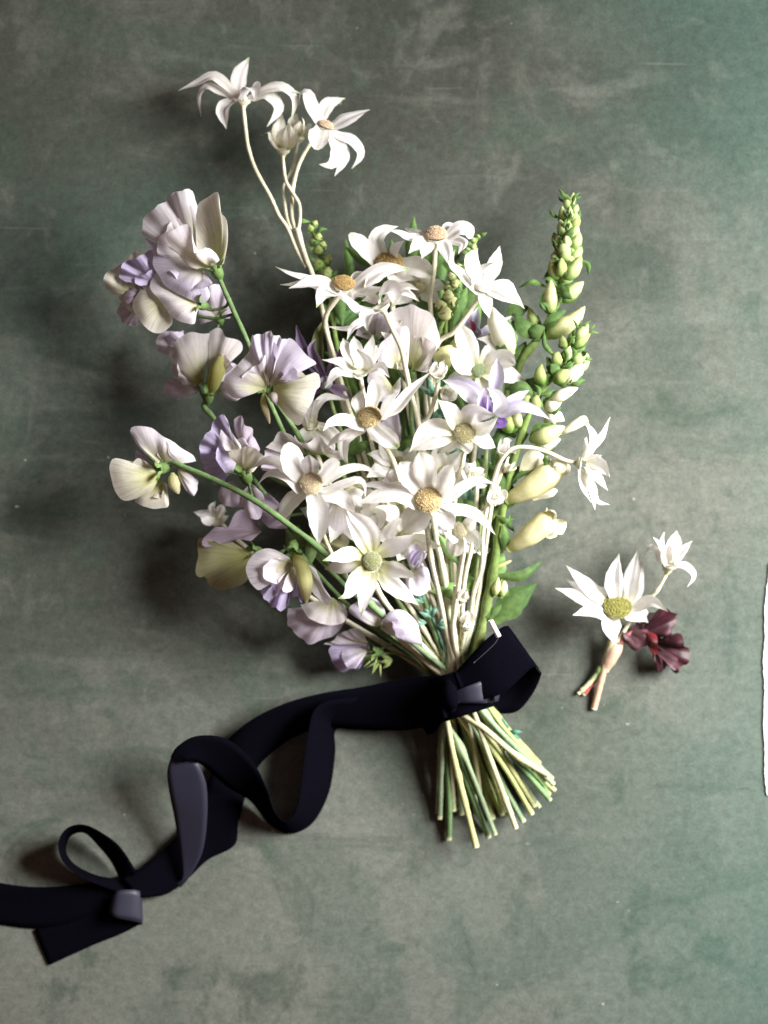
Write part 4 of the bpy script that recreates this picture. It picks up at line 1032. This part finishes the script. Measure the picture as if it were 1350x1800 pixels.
snapdragon('leafy snapdragon stem with two yellow gaping tubes lying along the outer edge of the bouquet',
 [(925,760,58), (908,790,58), (893,850,57), (880,920,56), (868,1000,52), (852,1080,44)], 12, [
 ([(933,773,64),(955,766,70),(975,757,70),(993,750,66)], 16, 'y'), ([(958,742,56),(975,732,60),(992,740,58)], 14, 'w'), ([(942,790,58),(965,778,62),(986,772,60)], 14, 'w'),
 ([(895,760,60),(894,745,62),(900,730,60)], 14, 'g'), ([(914,752,62),(910,738,64),(913,722,62)], 10, 'y'), ([(868,1048,50),(873,1032,53),(876,1014,52)], 8, 'y'), ([(880,1050,48),(885,1032,50),(886,1018,48)], 9, 'y')],
 bracts=[((935,775,66),(985,748,70),14,.25), ((958,800,66),(956,820,70),7,.4), ((955,822,60),(895,850,58),6,.3), ((884,922,60),(882,968,56),10,.3), ((872,905,58),(905,912,56),6,.6), ((896,905,58),(904,935,50),5,.6)],
 leaves=[((864,1098,44),(943,1026,44),26,.1), ((862,1012,50),(954,986,40),10,.4), ((885,880,58),(850,810,60),14,.2), ((885,860,56),(915,820,54),16,.3), ((880,900,54),(900,850,54),15,.2),
         ((870,960,50),(878,900,52),14,.1), ((862,1010,48),(872,940,48),14,.1), ((880,800,56),(876,750,56),18,.2), ((860,1090,46),(884,1060,44),8,.2), ((850,1100,42),(862,1072,46),9,.3), ((905,770,56),(880,735,52),16,.3), ((864,815,60),(838,806,60),7,.2)],
 r=2.4, extra=c_extra)

snapdragon('plump cream snapdragon bud with green foot and its leaves, under the upright petalled flannel flower',
 [(893,614,58), (896,640,56), (890,700,52), (876,820,48), (858,980,42), (846,1090,36)], 17, [
 ([(898,622,60),(886,592,66),(872,562,66),(865,540,62)], 22, 'w'), ([(776,650,58),(782,630,62),(794,606,62)], 22, 'y'), ([(808,650,54),(806,620,56),(812,585,54)], 20, 'y')],
 leaves=[((900,630,62),(882,592,72),20,.15), ((896,640,50),(905,560,44),15,.4), ((890,560,44),(930,540,40),16,.3), ((893,640,46),(925,600,42),13,.2)], r=1.8)

def spike(label, stem, end_i, n, hw, hd, r=1.5, kind='g'):
    """slender spike: small buds set spirally along the first points of the stem"""
    c = crom([Vector(p) for p in stem[:3]], n)
    buds = []
    for i in range(n):
        a = i * 2.4; p = c[i + 1]; f = .55 + .6 * i / n
        ox, oz = math.cos(a), math.sin(a)
        if oz < -.75: continue
        q = (p.x + ox * hw * 1.25 * f, p.y - hw * 1.5 * f, p.z + oz * hw * .35 * f)
        buds.append(([tuple(p), (lerp(p.x, q[0], .6), lerp(p.y, q[1], .45), lerp(p.z, q[2], .7)), q], hw * f, kind))
    br = []
    for i in range(0, n, 3):
        p = c[i]; s = random.choice((-1, 1))
        br.append(((p.x, p.y, p.z + 1), (p.x + s * hw * 1.8, p.y - hw * random.uniform(.2, 1.6), p.z + 2), 4, .5))
    return snapdragon(label, stem, end_i, buds, br, r=r)
spike('short dark green snapdragon tip beside the tall flannel spray', [(545,390,38), (562,445,40), (580,520,42), (600,640,40), (680,900,34), (780,1130,28)], 14, 16, 13, 40)
spike('thin snapdragon tip of green and yellow buds behind the topmost flannel flower', [(840,412,44), (825,450,46), (806,495,48), (785,560,48), (785,760,42), (805,1060,34)], 18, 13, 9, 44, kind='c')
spike('green snapdragon cluster with yellow stalk in the gap between the upper flannel flowers', [(800,476,52), (795,510,54), (780,560,54), (768,620,50), (770,800,44), (800,1070,36)], 19, 12, 13, 52, kind='y')

# ------------------------------------------------------------------ columbines
def columbine(label, stem, end_i, petals, c, h, N):
    e = bind(stem[-1], end_i); full = stem + e
    root = thing('columbine_flower', label, 'flower', end_loc(full))
    stem_part(root, full, 1.0, 1.2, (.25, .33, .14), GREENS[end_i % 6], mat=M_GREEN)
    C = P(*c, h); N = Vector(N).normalized()
    md = MeshData(); add_pod(md, [C - N * .005, C, C + N * .003], .004, lambda t, u: (.40, .38, .45), [(0, .3), (.6, 1), (1, .5)], n=10, segs=6)
    build('receptacle', md, M_SWEET, root)
    for pts, hw, c0, c1 in petals:
        c3 = [P(*p) for p in pts]
        rad = (c3[-1] - C); side = N.cross(rad)
        md = MeshData()
        add_blade(md, c3, hw * S * .93, side, lambda t, u: mixc(c0, c1, clamp(abs(u) * .8 + .25 * t)), table=[(0,.35),(.2,.7),(.45,1),(.7,.75),(.88,.3),(1,.03)], cup=.4, thick=.0003, nv=12, nu=6, twist=random.uniform(-.2, .2))
        build('petal', md, M_SWEET, root)
    return root
LI, LG, VI, WV = (.55, .50, .70), (.66, .64, .72), (.28, .15, .50), (.78, .76, .80)
columbine('lilac columbine with narrow pointed petals and violet centre, above the olive disc flannel flower',
 [(862,730,82), (858,760,72), (850,860,60), (838,1000,48), (822,1120,38)], 15, [
 ([(856,700,88),(832,682,92),(812,672,92),(784,667,86)], 11, LG, LI), ([(855,708,89),(832,703,95),(808,682,95),(778,668,90)], 14, LG, WV),
 ([(866,698,86),(873,672,90),(875,652,90),(874,630,86)], 14, LI, LG), ([(870,712,86),(890,712,90),(910,699,90),(930,686,86)], 11, LI, LG),
 ([(868,722,86),(888,728,92),(914,716,96),(944,724,93),(966,737,86)], 12, WV, LI),
 ([(858,725,92),(849,706,102),(852,682,103)], 13, VI, WV), ([(866,730,92),(878,712,102),(868,690,104),(856,682,103)], 15, WV, WV),
 ([(862,735,92),(860,715,104),(858,694,105)], 7, VI, LI), ([(872,735,88),(884,742,88),(868,752,86)], 8, VI, VI)], (862,716), 90, (0, .2, 1))
columbine('dark purple columbine with curling pointed petals in the shadow beside the lilac sweet pea',
 [(575,680,42), (600,760,40), (680,950,34), (770,1130,26)], 20, [
 ([(566,665,46),(548,640,50),(532,612,52),(524,585,54),(521,571,52)], 12, (.14,.06,.18), (.30,.24,.36)), ([(570,660,46),(556,632,52),(548,610,54),(556,596,52)], 11, (.14,.06,.18), (.42,.36,.46)),
 ([(575,668,46),(590,640,48),(600,610,46)], 12, (.10,.06,.10), (.16,.10,.17)), ([(565,680,46),(545,690,48),(520,680,46)], 12, (.12,.04,.17), (.18,.08,.22)), ([(580,680,46),(600,690,48),(620,700,44)], 13, (.12,.06,.12), (.3,.25,.3)), ([(568,655,44),(560,600,46),(570,560,44)], 12, (.12,.14,.05), (.16,.18,.06))], (572,672), 46, (-.3, .4, .8))
columbine('half hidden pale blue columbine between the plump snapdragon bud and the pale open flannel flower',
 [(836,590,44), (832,680,42), (826,860,38), (818,1060,32)], 23, [
 ([(838,585,48),(835,560,52),(840,540,50)], 10, (.5,.5,.66), LG), ([(842,588,48),(862,578,50),(880,580,46)], 9, (.5,.5,.62), LG), ([(840,592,48),(900,560,46),(918,566,42)], 8, WV, WV), ([(830,588,50),(822,570,54),(830,552,52)], 9, (.5,.46,.62), LI), ([(834,582,52),(830,570,56),(826,562,56)], 6, (.25,.03,.06), (.3,.06,.12))], (838,588), 48, (0, .3, .9))

# ------------------------------------------------------------------ feathery foliage and hidden leaves, some added to block light
def foliage(label, stem, end_i, leaflets, col=(.11, .22, .16), r=.8):
    e = bind(stem[-1], end_i) if end_i is not None else []
    full = stem + e
    root = thing('foliage_sprig', label, 'leaf sprig', end_loc(full))
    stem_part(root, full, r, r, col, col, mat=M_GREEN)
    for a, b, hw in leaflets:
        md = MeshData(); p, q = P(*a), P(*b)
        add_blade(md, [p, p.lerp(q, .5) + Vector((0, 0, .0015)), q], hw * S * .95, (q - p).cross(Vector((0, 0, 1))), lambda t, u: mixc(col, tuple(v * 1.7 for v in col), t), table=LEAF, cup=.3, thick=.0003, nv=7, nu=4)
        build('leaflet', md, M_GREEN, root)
    return root
def lobes(x, y, h, d, n=5, L=22, hw=4):
    out = []
    for k in range(n):
        a = d + (k - (n - 1) / 2) * .55
        b = (x + L * math.cos(a), y - L * math.sin(a), h + random.uniform(-2, 3))
        out.append(((x, y, h), b, hw))
    return out
foliage('grey green lobed flannel leaf sprig between the binding and the green hearted flower', [(760,1085,46), (770,1110,42), (790,1165,36)], 6,
  lobes(758,1085,48,1.9,4,24,4) + lobes(750,1095,46,3.0,2,20,3) + lobes(768,1100,46,.3,3,22,3) + lobes(745,1060,50,2.2,3,24,4))
foliage('teal green lobed leaf sprig in the gap behind the pale bud stem', [(762,700,60), (758,760,54), (770,920,44), (792,1100,36)], 13,
  lobes(764,700,64,1.6,4,40,5) + lobes(760,740,60,.5,3,30,5) + lobes(772,725,62,.2,3,26,6) + lobes(755,770,58,2.6,3,30,6) + lobes(790,800,60,.6,3,30,6) + lobes(822,880,62,1.2,4,32,5))
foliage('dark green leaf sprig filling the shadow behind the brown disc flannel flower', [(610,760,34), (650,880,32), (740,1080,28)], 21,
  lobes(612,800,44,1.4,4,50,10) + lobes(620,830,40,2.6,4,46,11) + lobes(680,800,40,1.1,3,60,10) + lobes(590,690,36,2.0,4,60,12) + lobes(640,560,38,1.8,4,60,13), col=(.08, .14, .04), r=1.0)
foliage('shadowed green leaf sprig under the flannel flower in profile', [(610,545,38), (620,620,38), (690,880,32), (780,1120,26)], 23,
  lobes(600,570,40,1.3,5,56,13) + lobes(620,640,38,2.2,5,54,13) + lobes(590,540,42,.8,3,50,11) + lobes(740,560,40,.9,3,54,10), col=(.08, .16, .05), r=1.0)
def blocker_leaves(label, x0, x1, y0, y1, h0, h1, n, stem, end_i, col, seed):  # filler leaves added inside the bouquet to block lamp light and deepen its shadow
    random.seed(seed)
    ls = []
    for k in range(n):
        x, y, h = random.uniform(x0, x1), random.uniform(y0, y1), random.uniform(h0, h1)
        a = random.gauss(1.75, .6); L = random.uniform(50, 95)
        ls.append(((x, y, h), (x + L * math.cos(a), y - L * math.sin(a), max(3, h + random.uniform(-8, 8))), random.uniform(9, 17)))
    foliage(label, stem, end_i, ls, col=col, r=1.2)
blocker_leaves('added bed of light blocking green leaves lowest in the bouquet under the upper flannel flowers', 590, 840, 560, 760, 6, 40, 60, [(690,640,18), (720,800,18), (770,1020,18), (800,1140,16)], 16, (.09, .16, .04), 3)
blocker_leaves('added bed of light blocking green leaves lowest in the bouquet under the two tan disc flannel flowers', 520, 800, 800, 1010, 6, 44, 60, [(640,860,18), (690,960,18), (760,1100,18), (800,1160,16)], 17, (.11, .17, .06), 4)
blocker_leaves('narrow green leaves added to block light among the pale stems near the leafy snapdragon', 800, 880, 720, 1060, 14, 50, 34, [(850,800,26), (845,900,26), (830,1060,24), (816,1150,20)], 20, (.13, .22, .07), 6)
blocker_leaves('added dark green leaves massed to block light behind the upper flannel flowers', 600, 800, 470, 640, 16, 50, 50, [(700,600,30), (720,760,28), (775,1020,24), (803,1140,20)], 21, (.07, .13, .035), 8)
random.seed(21)
foliage('thin green tendrils curling under the drooping sweet pea calyx', [(668,1150,22), (700,1150,22), (750,1178,22)], 14,
  lobes(664,1150,24,3.6,4,34,2) + lobes(668,1160,20,4.2,3,30,2) + lobes(690,1160,22,3.3,3,24,4), col=(.22, .28, .10), r=.6)
foliage('tiny bluish leaf sprig sticking out between the cut stem ends', [(893,1280,26), (880,1262,27)], None,
  lobes(893,1285,26,5.4,4,26,4) + lobes(905,1300,24,5.0,3,24,4) + lobes(888,1300,26,4.6,3,24,4), col=(.07, .19, .14))

# ------------------------------------------------------------------ ribbon
def strip_md(pairs, flip=False, seg=8):
    """velvet on one face, satin on the other; pairs of edge points (px, px, mm)"""
    n = seg * (len(pairs) - 1)
    def cr(k):
        pts = [P(*p[k]) for p in pairs]
        q = [pts[0] * 2 - pts[1]] + pts + [pts[-1] * 2 - pts[-2]]
        out = []
        for i in range(1, len(q) - 2):
            a, b, c, d = q[i-1], q[i], q[i+1], q[i+2]
            for j in range(seg):
                t = j / seg
                out.append(0.5 * ((2*b) + (c - a)*t + (2*a - 5*b + 4*c - d)*t*t + (3*b - a - 3*c + d)*t**3))
        out.append(pts[-1]); return out
    A, Bq = cr(0), cr(1)
    md = MeshData(); nu = 6; rows = []
    th = .00035
    for i in range(n + 1):
        i0, i1 = max(0, i - 1), min(n, i + 1)
        along = (A[i1] + Bq[i1]) - (A[i0] + Bq[i0])
        nr = along.cross(Bq[i] - A[i])
        nr = nr.normalized() if nr.length > 1e-12 else Vector((0, 0, 1))
        if flip: nr = -nr
        top, bot = [], []
        for k in range(nu + 1):
            u = k / nu; p = A[i].lerp(Bq[i], u)
            p.z = max(p.z, .0008)
            edge = 1 if 0 < k < nu else .4
            top.append(md.vert(p + nr * th * edge, (0, 0, 0), (u, i / seg)))
            bot.append(md.vert(p - nr * th * edge, (0, 0, 0), (u, i / seg)))
        rows.append((top, bot))
    for i in range(n):
        (t0, b0), (t1, b1) = rows[i], rows[i+1]
        for k in range(nu):
            md.face((t0[k], t0[k+1], t1[k+1], t1[k]), 0)
            md.face((b0[k+1], b0[k], b1[k], b1[k+1]), 1)
        md.face((t0[0], t1[0], b1[0], b0[0]), 0); md.face((t1[nu], t0[nu], b0[nu], b1[nu]), 0)
    for t, b in (rows[0], rows[-1]):
        md.face(tuple(t + list(reversed(b))), 0)
    return md
ribbon = thing('velvet_ribbon', 'black navy velvet ribbon with satin back, tied round the stems, its tails trailing', 'ribbon', P(800, 1225, 0))
def rib(name, pairs, flip=False): return build(name, strip_md(pairs, flip), [M_VELVET, M_SATIN], ribbon)
# wrap round the bundle
wrap = []
for k in range(17):
    a = 2 * math.pi * k / 16
    ca, sa = math.cos(a), math.sin(a)
    wrap.append(((808 + 60 * ca, 1178 - 18 * ca, 25 + 24 * sa), (822 + 50 * ca, 1256 - 16 * ca, 25 + 23 * sa)))
rib('wrap', wrap)
rib('bow_loop', [((800,1182,50),(822,1236,50)), ((846,1132,58),(884,1218,56)), ((880,1104,55),(938,1172,52)), ((893,1100,46),(951,1186,44))], True)
rib('bow_loop', [((892,1099,47),(949,1180,46)), ((893,1101,42),(951,1187,40)), ((886,1112,32),(936,1220,30)), ((868,1140,27),(908,1251,22)), ((840,1180,27),(866,1254,23)), ((815,1200,40),(836,1250,38))])
rib('satin_fold', [((798,1216,52),(806,1236,51)), ((822,1206,56),(828,1236,54)), ((848,1196,54),(852,1236,52)), ((862,1192,44),(862,1234,42))])
rib('satin_fold', [((862,1192,50),(862,1236,48)), ((872,1191,54),(870,1234,52)), ((880,1194,48),(876,1232,46))])
md = MeshData()
add_pod(md, [P(786,1200,46), P(790,1222,51), P(794,1246,46)], 17 * S, lambda t, u: (0, 0, 0), [(0, .5), (.3, .95), (.6, 1), (1, .55)], n=12, segs=10, lobes=3, lobe_amp=.1)
build('knot', md, M_VELVET, ribbon)
# short end of the bow beside the knot
rib('bow_end', [((786,1212,46),(790,1250,46)), ((768,1226,44),(778,1268,42)), ((745,1240,30),(765,1286,26)), ((734,1262,20),(752,1292,16))], False)
rib('bow_end', [((768,1232,47),(780,1272,44)), ((776,1240,50),(782,1262,48)), ((784,1244,46),(786,1262,44))], True)
# tail A: the upper band, under the loop, to the cut end
rib('tail', [((792,1186,44),(786,1258,42)), ((715,1192,30),(725,1282,22)), ((640,1207,24),(650,1281,12)), ((560,1220,26),(575,1278,8)), ((490,1241,26),(512,1298,5)), ((430,1274,20),(456,1345,3)),
             ((388,1318,10),(432,1400,2)), ((362,1385,7),(419,1448,2)), ((345,1425,6),(412,1486,2)), ((318,1462,6),(365,1512,2)), ((285,1496,7),(330,1545,3)), ((250,1525,9),(292,1572,5)), ((215,1545,10),(248,1578,9))])
# its last length, folded over and cut
rib('tail_end', [((232,1574,6),(226,1600,6)), ((206,1572,8),(197,1598,8)), ((200,1571,11),(193,1603,11)), ((210,1565,14),(203,1613,14)), ((236,1564,12),(232,1619,11)), ((249,1568,7),(250,1624,6)), ((238,1568,3),(240,1628,2.5)), ((195,1578,2.5),(212,1642,2)), ((130,1602,2),(160,1663,1.5)), ((60,1635,1.5),(86,1697,1.2))])
# tail B: dips into a valley, rises into the tall loop, drops satin side out
rib('tail', [((784,1230,34),(790,1262,30)), ((700,1226,12),(720,1283,6)), ((625,1226,22),(622,1282,2)), ((560,1240,30),(590,1283,2)), ((541,1290,31),(589,1325,2)), ((531,1360,30),(578,1393,2)), ((522,1420,28),(549,1447,2)),
             ((502,1444,27),(510,1465,2)), ((482,1426,28),(474,1449,2)), ((466,1380,32),(440,1408,6)), ((440,1333,40),(398,1382,20)), ((395,1298,48),(362,1350,36)), ((345,1294,50),(342,1338,44)), ((312,1312,49),(332,1337,46)), ((300,1330,47),(322,1341,44))])
rib('tail', [((303,1324,43),(338,1335,40)), ((294,1356,39),(350,1346,40)), ((298,1395,32),(363,1382,34)), ((306,1435,24),(364,1440,26)), ((315,1490,16),(356,1497,17)), ((321,1540,9),(334,1540,8)), ((308,1552,4),(318,1560,2))], True)
rib('tail_loop', [((240,1532,12),(215,1556,4)), ((212,1490,22),(196,1516,4)), ((182,1466,28),(172,1486,6)), ((148,1450,30),(148,1464,8)), ((118,1456,30),(124,1470,8)), ((103,1482,30),(116,1496,6)), ((112,1516,28),(132,1520,4)), ((146,1543,20),(168,1538,4)), ((190,1562,11),(204,1545,6)), ((222,1574,6),(236,1552,4))])
rib('tail_end', [((242,1528,6),(226,1582,5)), ((190,1545,5),(182,1598,4)), ((130,1556,4),(122,1622,3)), ((62,1559,3.5),(66,1632,1.5)), ((0,1552,3),(0,1625,1.2)), ((-70,1540,3),(-70,1612,1.2)), ((-150,1545,3),(-145,1618,1.2))])

# ------------------------------------------------------------------ pin
pin = thing('pin', 'white headed straight pin stuck through the velvet ribbon bow', 'pin', P(832,1165,55))
M_PIN = plant_mat('pin_enamel', rough=.3, trans=0, noise_amt=.03, bump=0, spec=.5)
md = MeshData(); add_tube(md, [P(862,1090,80), P(869,1104,79), P(877,1119,78)], .0013, (.82, .80, .72), n=10, segs=8); build('pin_head', md, M_PIN, pin)
md = MeshData(); add_tube(md, [P(877,1119,78), P(870,1131,78), P(850,1150,76), P(833,1165,73)], .0002, (.05, .05, .06), n=6, segs=10); build('pin_shaft', md, M_PIN, pin)

# ------------------------------------------------------------------ boutonniere
bt = thing('boutonniere', 'small boutonniere, white flannel flower and bud with a frilled dark red leaf, lying alone', 'boutonniere', P(1040, 1235, 0))
hp = head_part(bt, 'flower_head', (1085,1074,24), 4.0)
flannel_head(bt, c=(1085,1066), h=30, N=(.05, .5, .85), L=104, disc_r=25, disc_cols=GOLD, disc_h=.35, basey=.25, tip=.45, parent=hp, cup_r=26, petals=[
 ([(1058,1066),(1024,1050),(976,1034)], 13, 1), ([(1062,1056),(1030,1026),(995,994)], 12, 1), ([(1052,1046),(1025,1034),(994,1018)], 9, -1),
 ([(1064,1078),(1040,1072),(1007,1081)], 13, 1), ([(1075,1090),(1072,1110),(1083,1137)], 16, 1), ([(1082,1046),(1080,1012),(1088,973)], 15, 1),
 ([(1106,1048),(1110,1014),(1121,967)], 14, 1), ([(1116,1050),(1122,1010),(1128,980)], 11, -1), ([(1118,1068),(1145,1058),(1174,1075)], 11, 1), ([(1106,1082),(1132,1080),(1150,1098)], 12, -1),
 ([(1064,1050),(1056,1040),(1052,1030)], 12, -1, {'L': .5})])
hp = head_part(bt, 'bud', (1174,998,28), 3.0)
flannel_head(bt, c=(1177,990), h=30, N=(.12, .95, .25), L=62, basey=.06, tip=.05, parent=hp, cup_r=17, petals=[
 ([(1160,984),(1152,966),(1142,962),(1127,980)], 8, 0), ([(1164,982),(1160,962),(1168,935)], 11, 0), ([(1160,976),(1158,956),(1148,944)], 7, 1),
 ([(1184,982),(1186,958),(1190,933)], 13, -1), ([(1176,988),(1173,966),(1174,950)], 16, 1), ([(1190,984),(1200,968),(1217,951)], 9, 0),
 ([(1188,994),(1206,996),(1219,1012),(1208,1032)], 8, 0), ([(1186,988),(1188,970),(1184,954)], 15, 1), ([(1168,988),(1163,972),(1162,958)], 13, 1)])
stem_part(bt, [(1174,1003,27), (1160,1030,24), (1143,1052,20), (1110,1090,15), (1080,1135,11)], .95, 1.1, FST, FST)
stem_part(bt, [(1085,1085,22), (1080,1110,17), (1072,1140,12), (1062,1175,8), (1044,1246,2.2)], 2.3, 1.7, (.50, .46, .28), (.62, .40, .28), name='wrapped_stem', mat=M_TAPE)
stem_part(bt, [(1072,1150,11), (1058,1172,7), (1038,1198,4.5), (1017,1219,3)], 1.6, 1.5, (.20, .30, .10), (.60, .60, .36))
stem_part(bt, [(1070,1160,6), (1050,1190,3.5), (1026,1221,1.8)], 1.2, 1.2, (.35, .10, .08), (.40, .08, .07))
md = MeshData()
add_pod(md, [P(1086,1128,13), P(1077,1148,11), P(1068,1166,8.5), P(1062,1178,7)], 14 * S, lambda t, u: mixc((.66, .46, .33), (.60, .38, .26), t), [(0, .8), (.25, 1), (.6, .9), (1, .62)], n=12, segs=12, flat=.8, lobes=3, lobe_amp=.08)
build('tape_wrap', md, M_TAPE, bt)
PAL['R'] = ((.032, .010, .013), (.062, .010, .018)); PAL['S'] = ((.08, .009, .014), (.14, .006, .011)); PAL['U'] = ((.055, .022, .026), (.088, .028, .038))
def hleaf(base, hb, rim, hr, pal, **kw):
    return build('leaf', fan_md(base, hb, rim, hr, pal, **kw), M_LEAF, bt)
for bx, by, hb, rim, hr, pal, kw in [
 (1104,1112,12,[(1096,1098),(1092,1112),(1096,1126),(1104,1132),(1110,1142),(1120,1146),(1128,1138),(1138,1134),(1140,1116),(1136,1100),(1120,1092)],[13,17,15,17,14],'U',dict(ruf=.8,freq=3)),
 (1130,1110,13,[(1126,1094),(1140,1082),(1150,1078),(1158,1070),(1170,1066),(1178,1074),(1190,1078),(1188,1090),(1190,1098),(1180,1106),(1180,1118),(1168,1126),(1152,1128)],[18,24,20,18,14],'R',dict(ruf=1.5,freq=4.5)),
 (1132,1116,14,[(1130,1110),(1140,1112),(1150,1118),(1154,1132),(1152,1148),(1146,1150),(1138,1138)],[18,24,19],'S',dict(ruf=.6,freq=2)),
 (1146,1126,10,[(1160,1122),(1172,1128),(1180,1116),(1194,1114),(1200,1122),(1202,1136),(1210,1142),(1212,1156),(1206,1168),(1196,1172),(1190,1184),(1180,1180),(1174,1170),(1166,1182),(1154,1178),(1150,1164),(1146,1146)],[14,19,13,9,13],'R',dict(ruf=1.4,freq=5.5)),
 (1150,1144,12,[(1150,1160),(1154,1172),(1164,1178),(1170,1166),(1178,1174),(1188,1176),(1192,1164),(1188,1150),(1176,1146)],[16,20,15],'U',dict(ruf=.9,freq=3))]:
    hleaf((bx, by), hb, rim, hr, pal, bulge=1.2, curl=1.2, **kw)
stem_part(bt, [(1112,1110,12), (1098,1122,12), (1082,1142,10)], 1.0, 1.1, (.45, .12, .12), (.55, .25, .22), name='leaf_stalk')

# ------------------------------------------------------------------ deckle edged paper at the margin
md = MeshData()
edge = []
random.seed(5)
for i in range(61):
    y = lerp(990, 1398, i / 60)
    x = 1343 + 9 * abs((i - 33) / 33) ** 3.0 + random.uniform(-.8, .8) + 1.0 * math.sin(i * .43)
    edge.append((x, y))
ring = edge + [(1640 + random.uniform(-2, 2), lerp(1402, 986, k / 20) + random.uniform(-1, 1)) for k in range(21)]
top = [md.vert(P(x, y, 1.5), (.78, .77, .76)) for x, y in ring]
bot = [md.vert(P(x, y, .6), (.78, .77, .76)) for x, y in ring]
ct = md.vert(P(1500, 1194, 1.5), (.78, .77, .76)); cb_ = md.vert(P(1500, 1194, .6), (.78, .77, .76))
for i in range(len(ring)):
    j = (i + 1) % len(ring)
    md.face((top[i], top[j], ct)); md.face((bot[j], bot[i], cb_)); md.face((top[j], top[i], bot[i], bot[j]))
paper = build('paper_sheet', md, plant_mat('cotton_paper', rough=.95, trans=.05, noise_amt=.06, noise_scale=600, bump=.4, spec=.1), smooth=False)
paper['label'] = 'white handmade paper with a ragged deckle edge lying flat beside the boutonniere'; paper['category'] = 'paper'
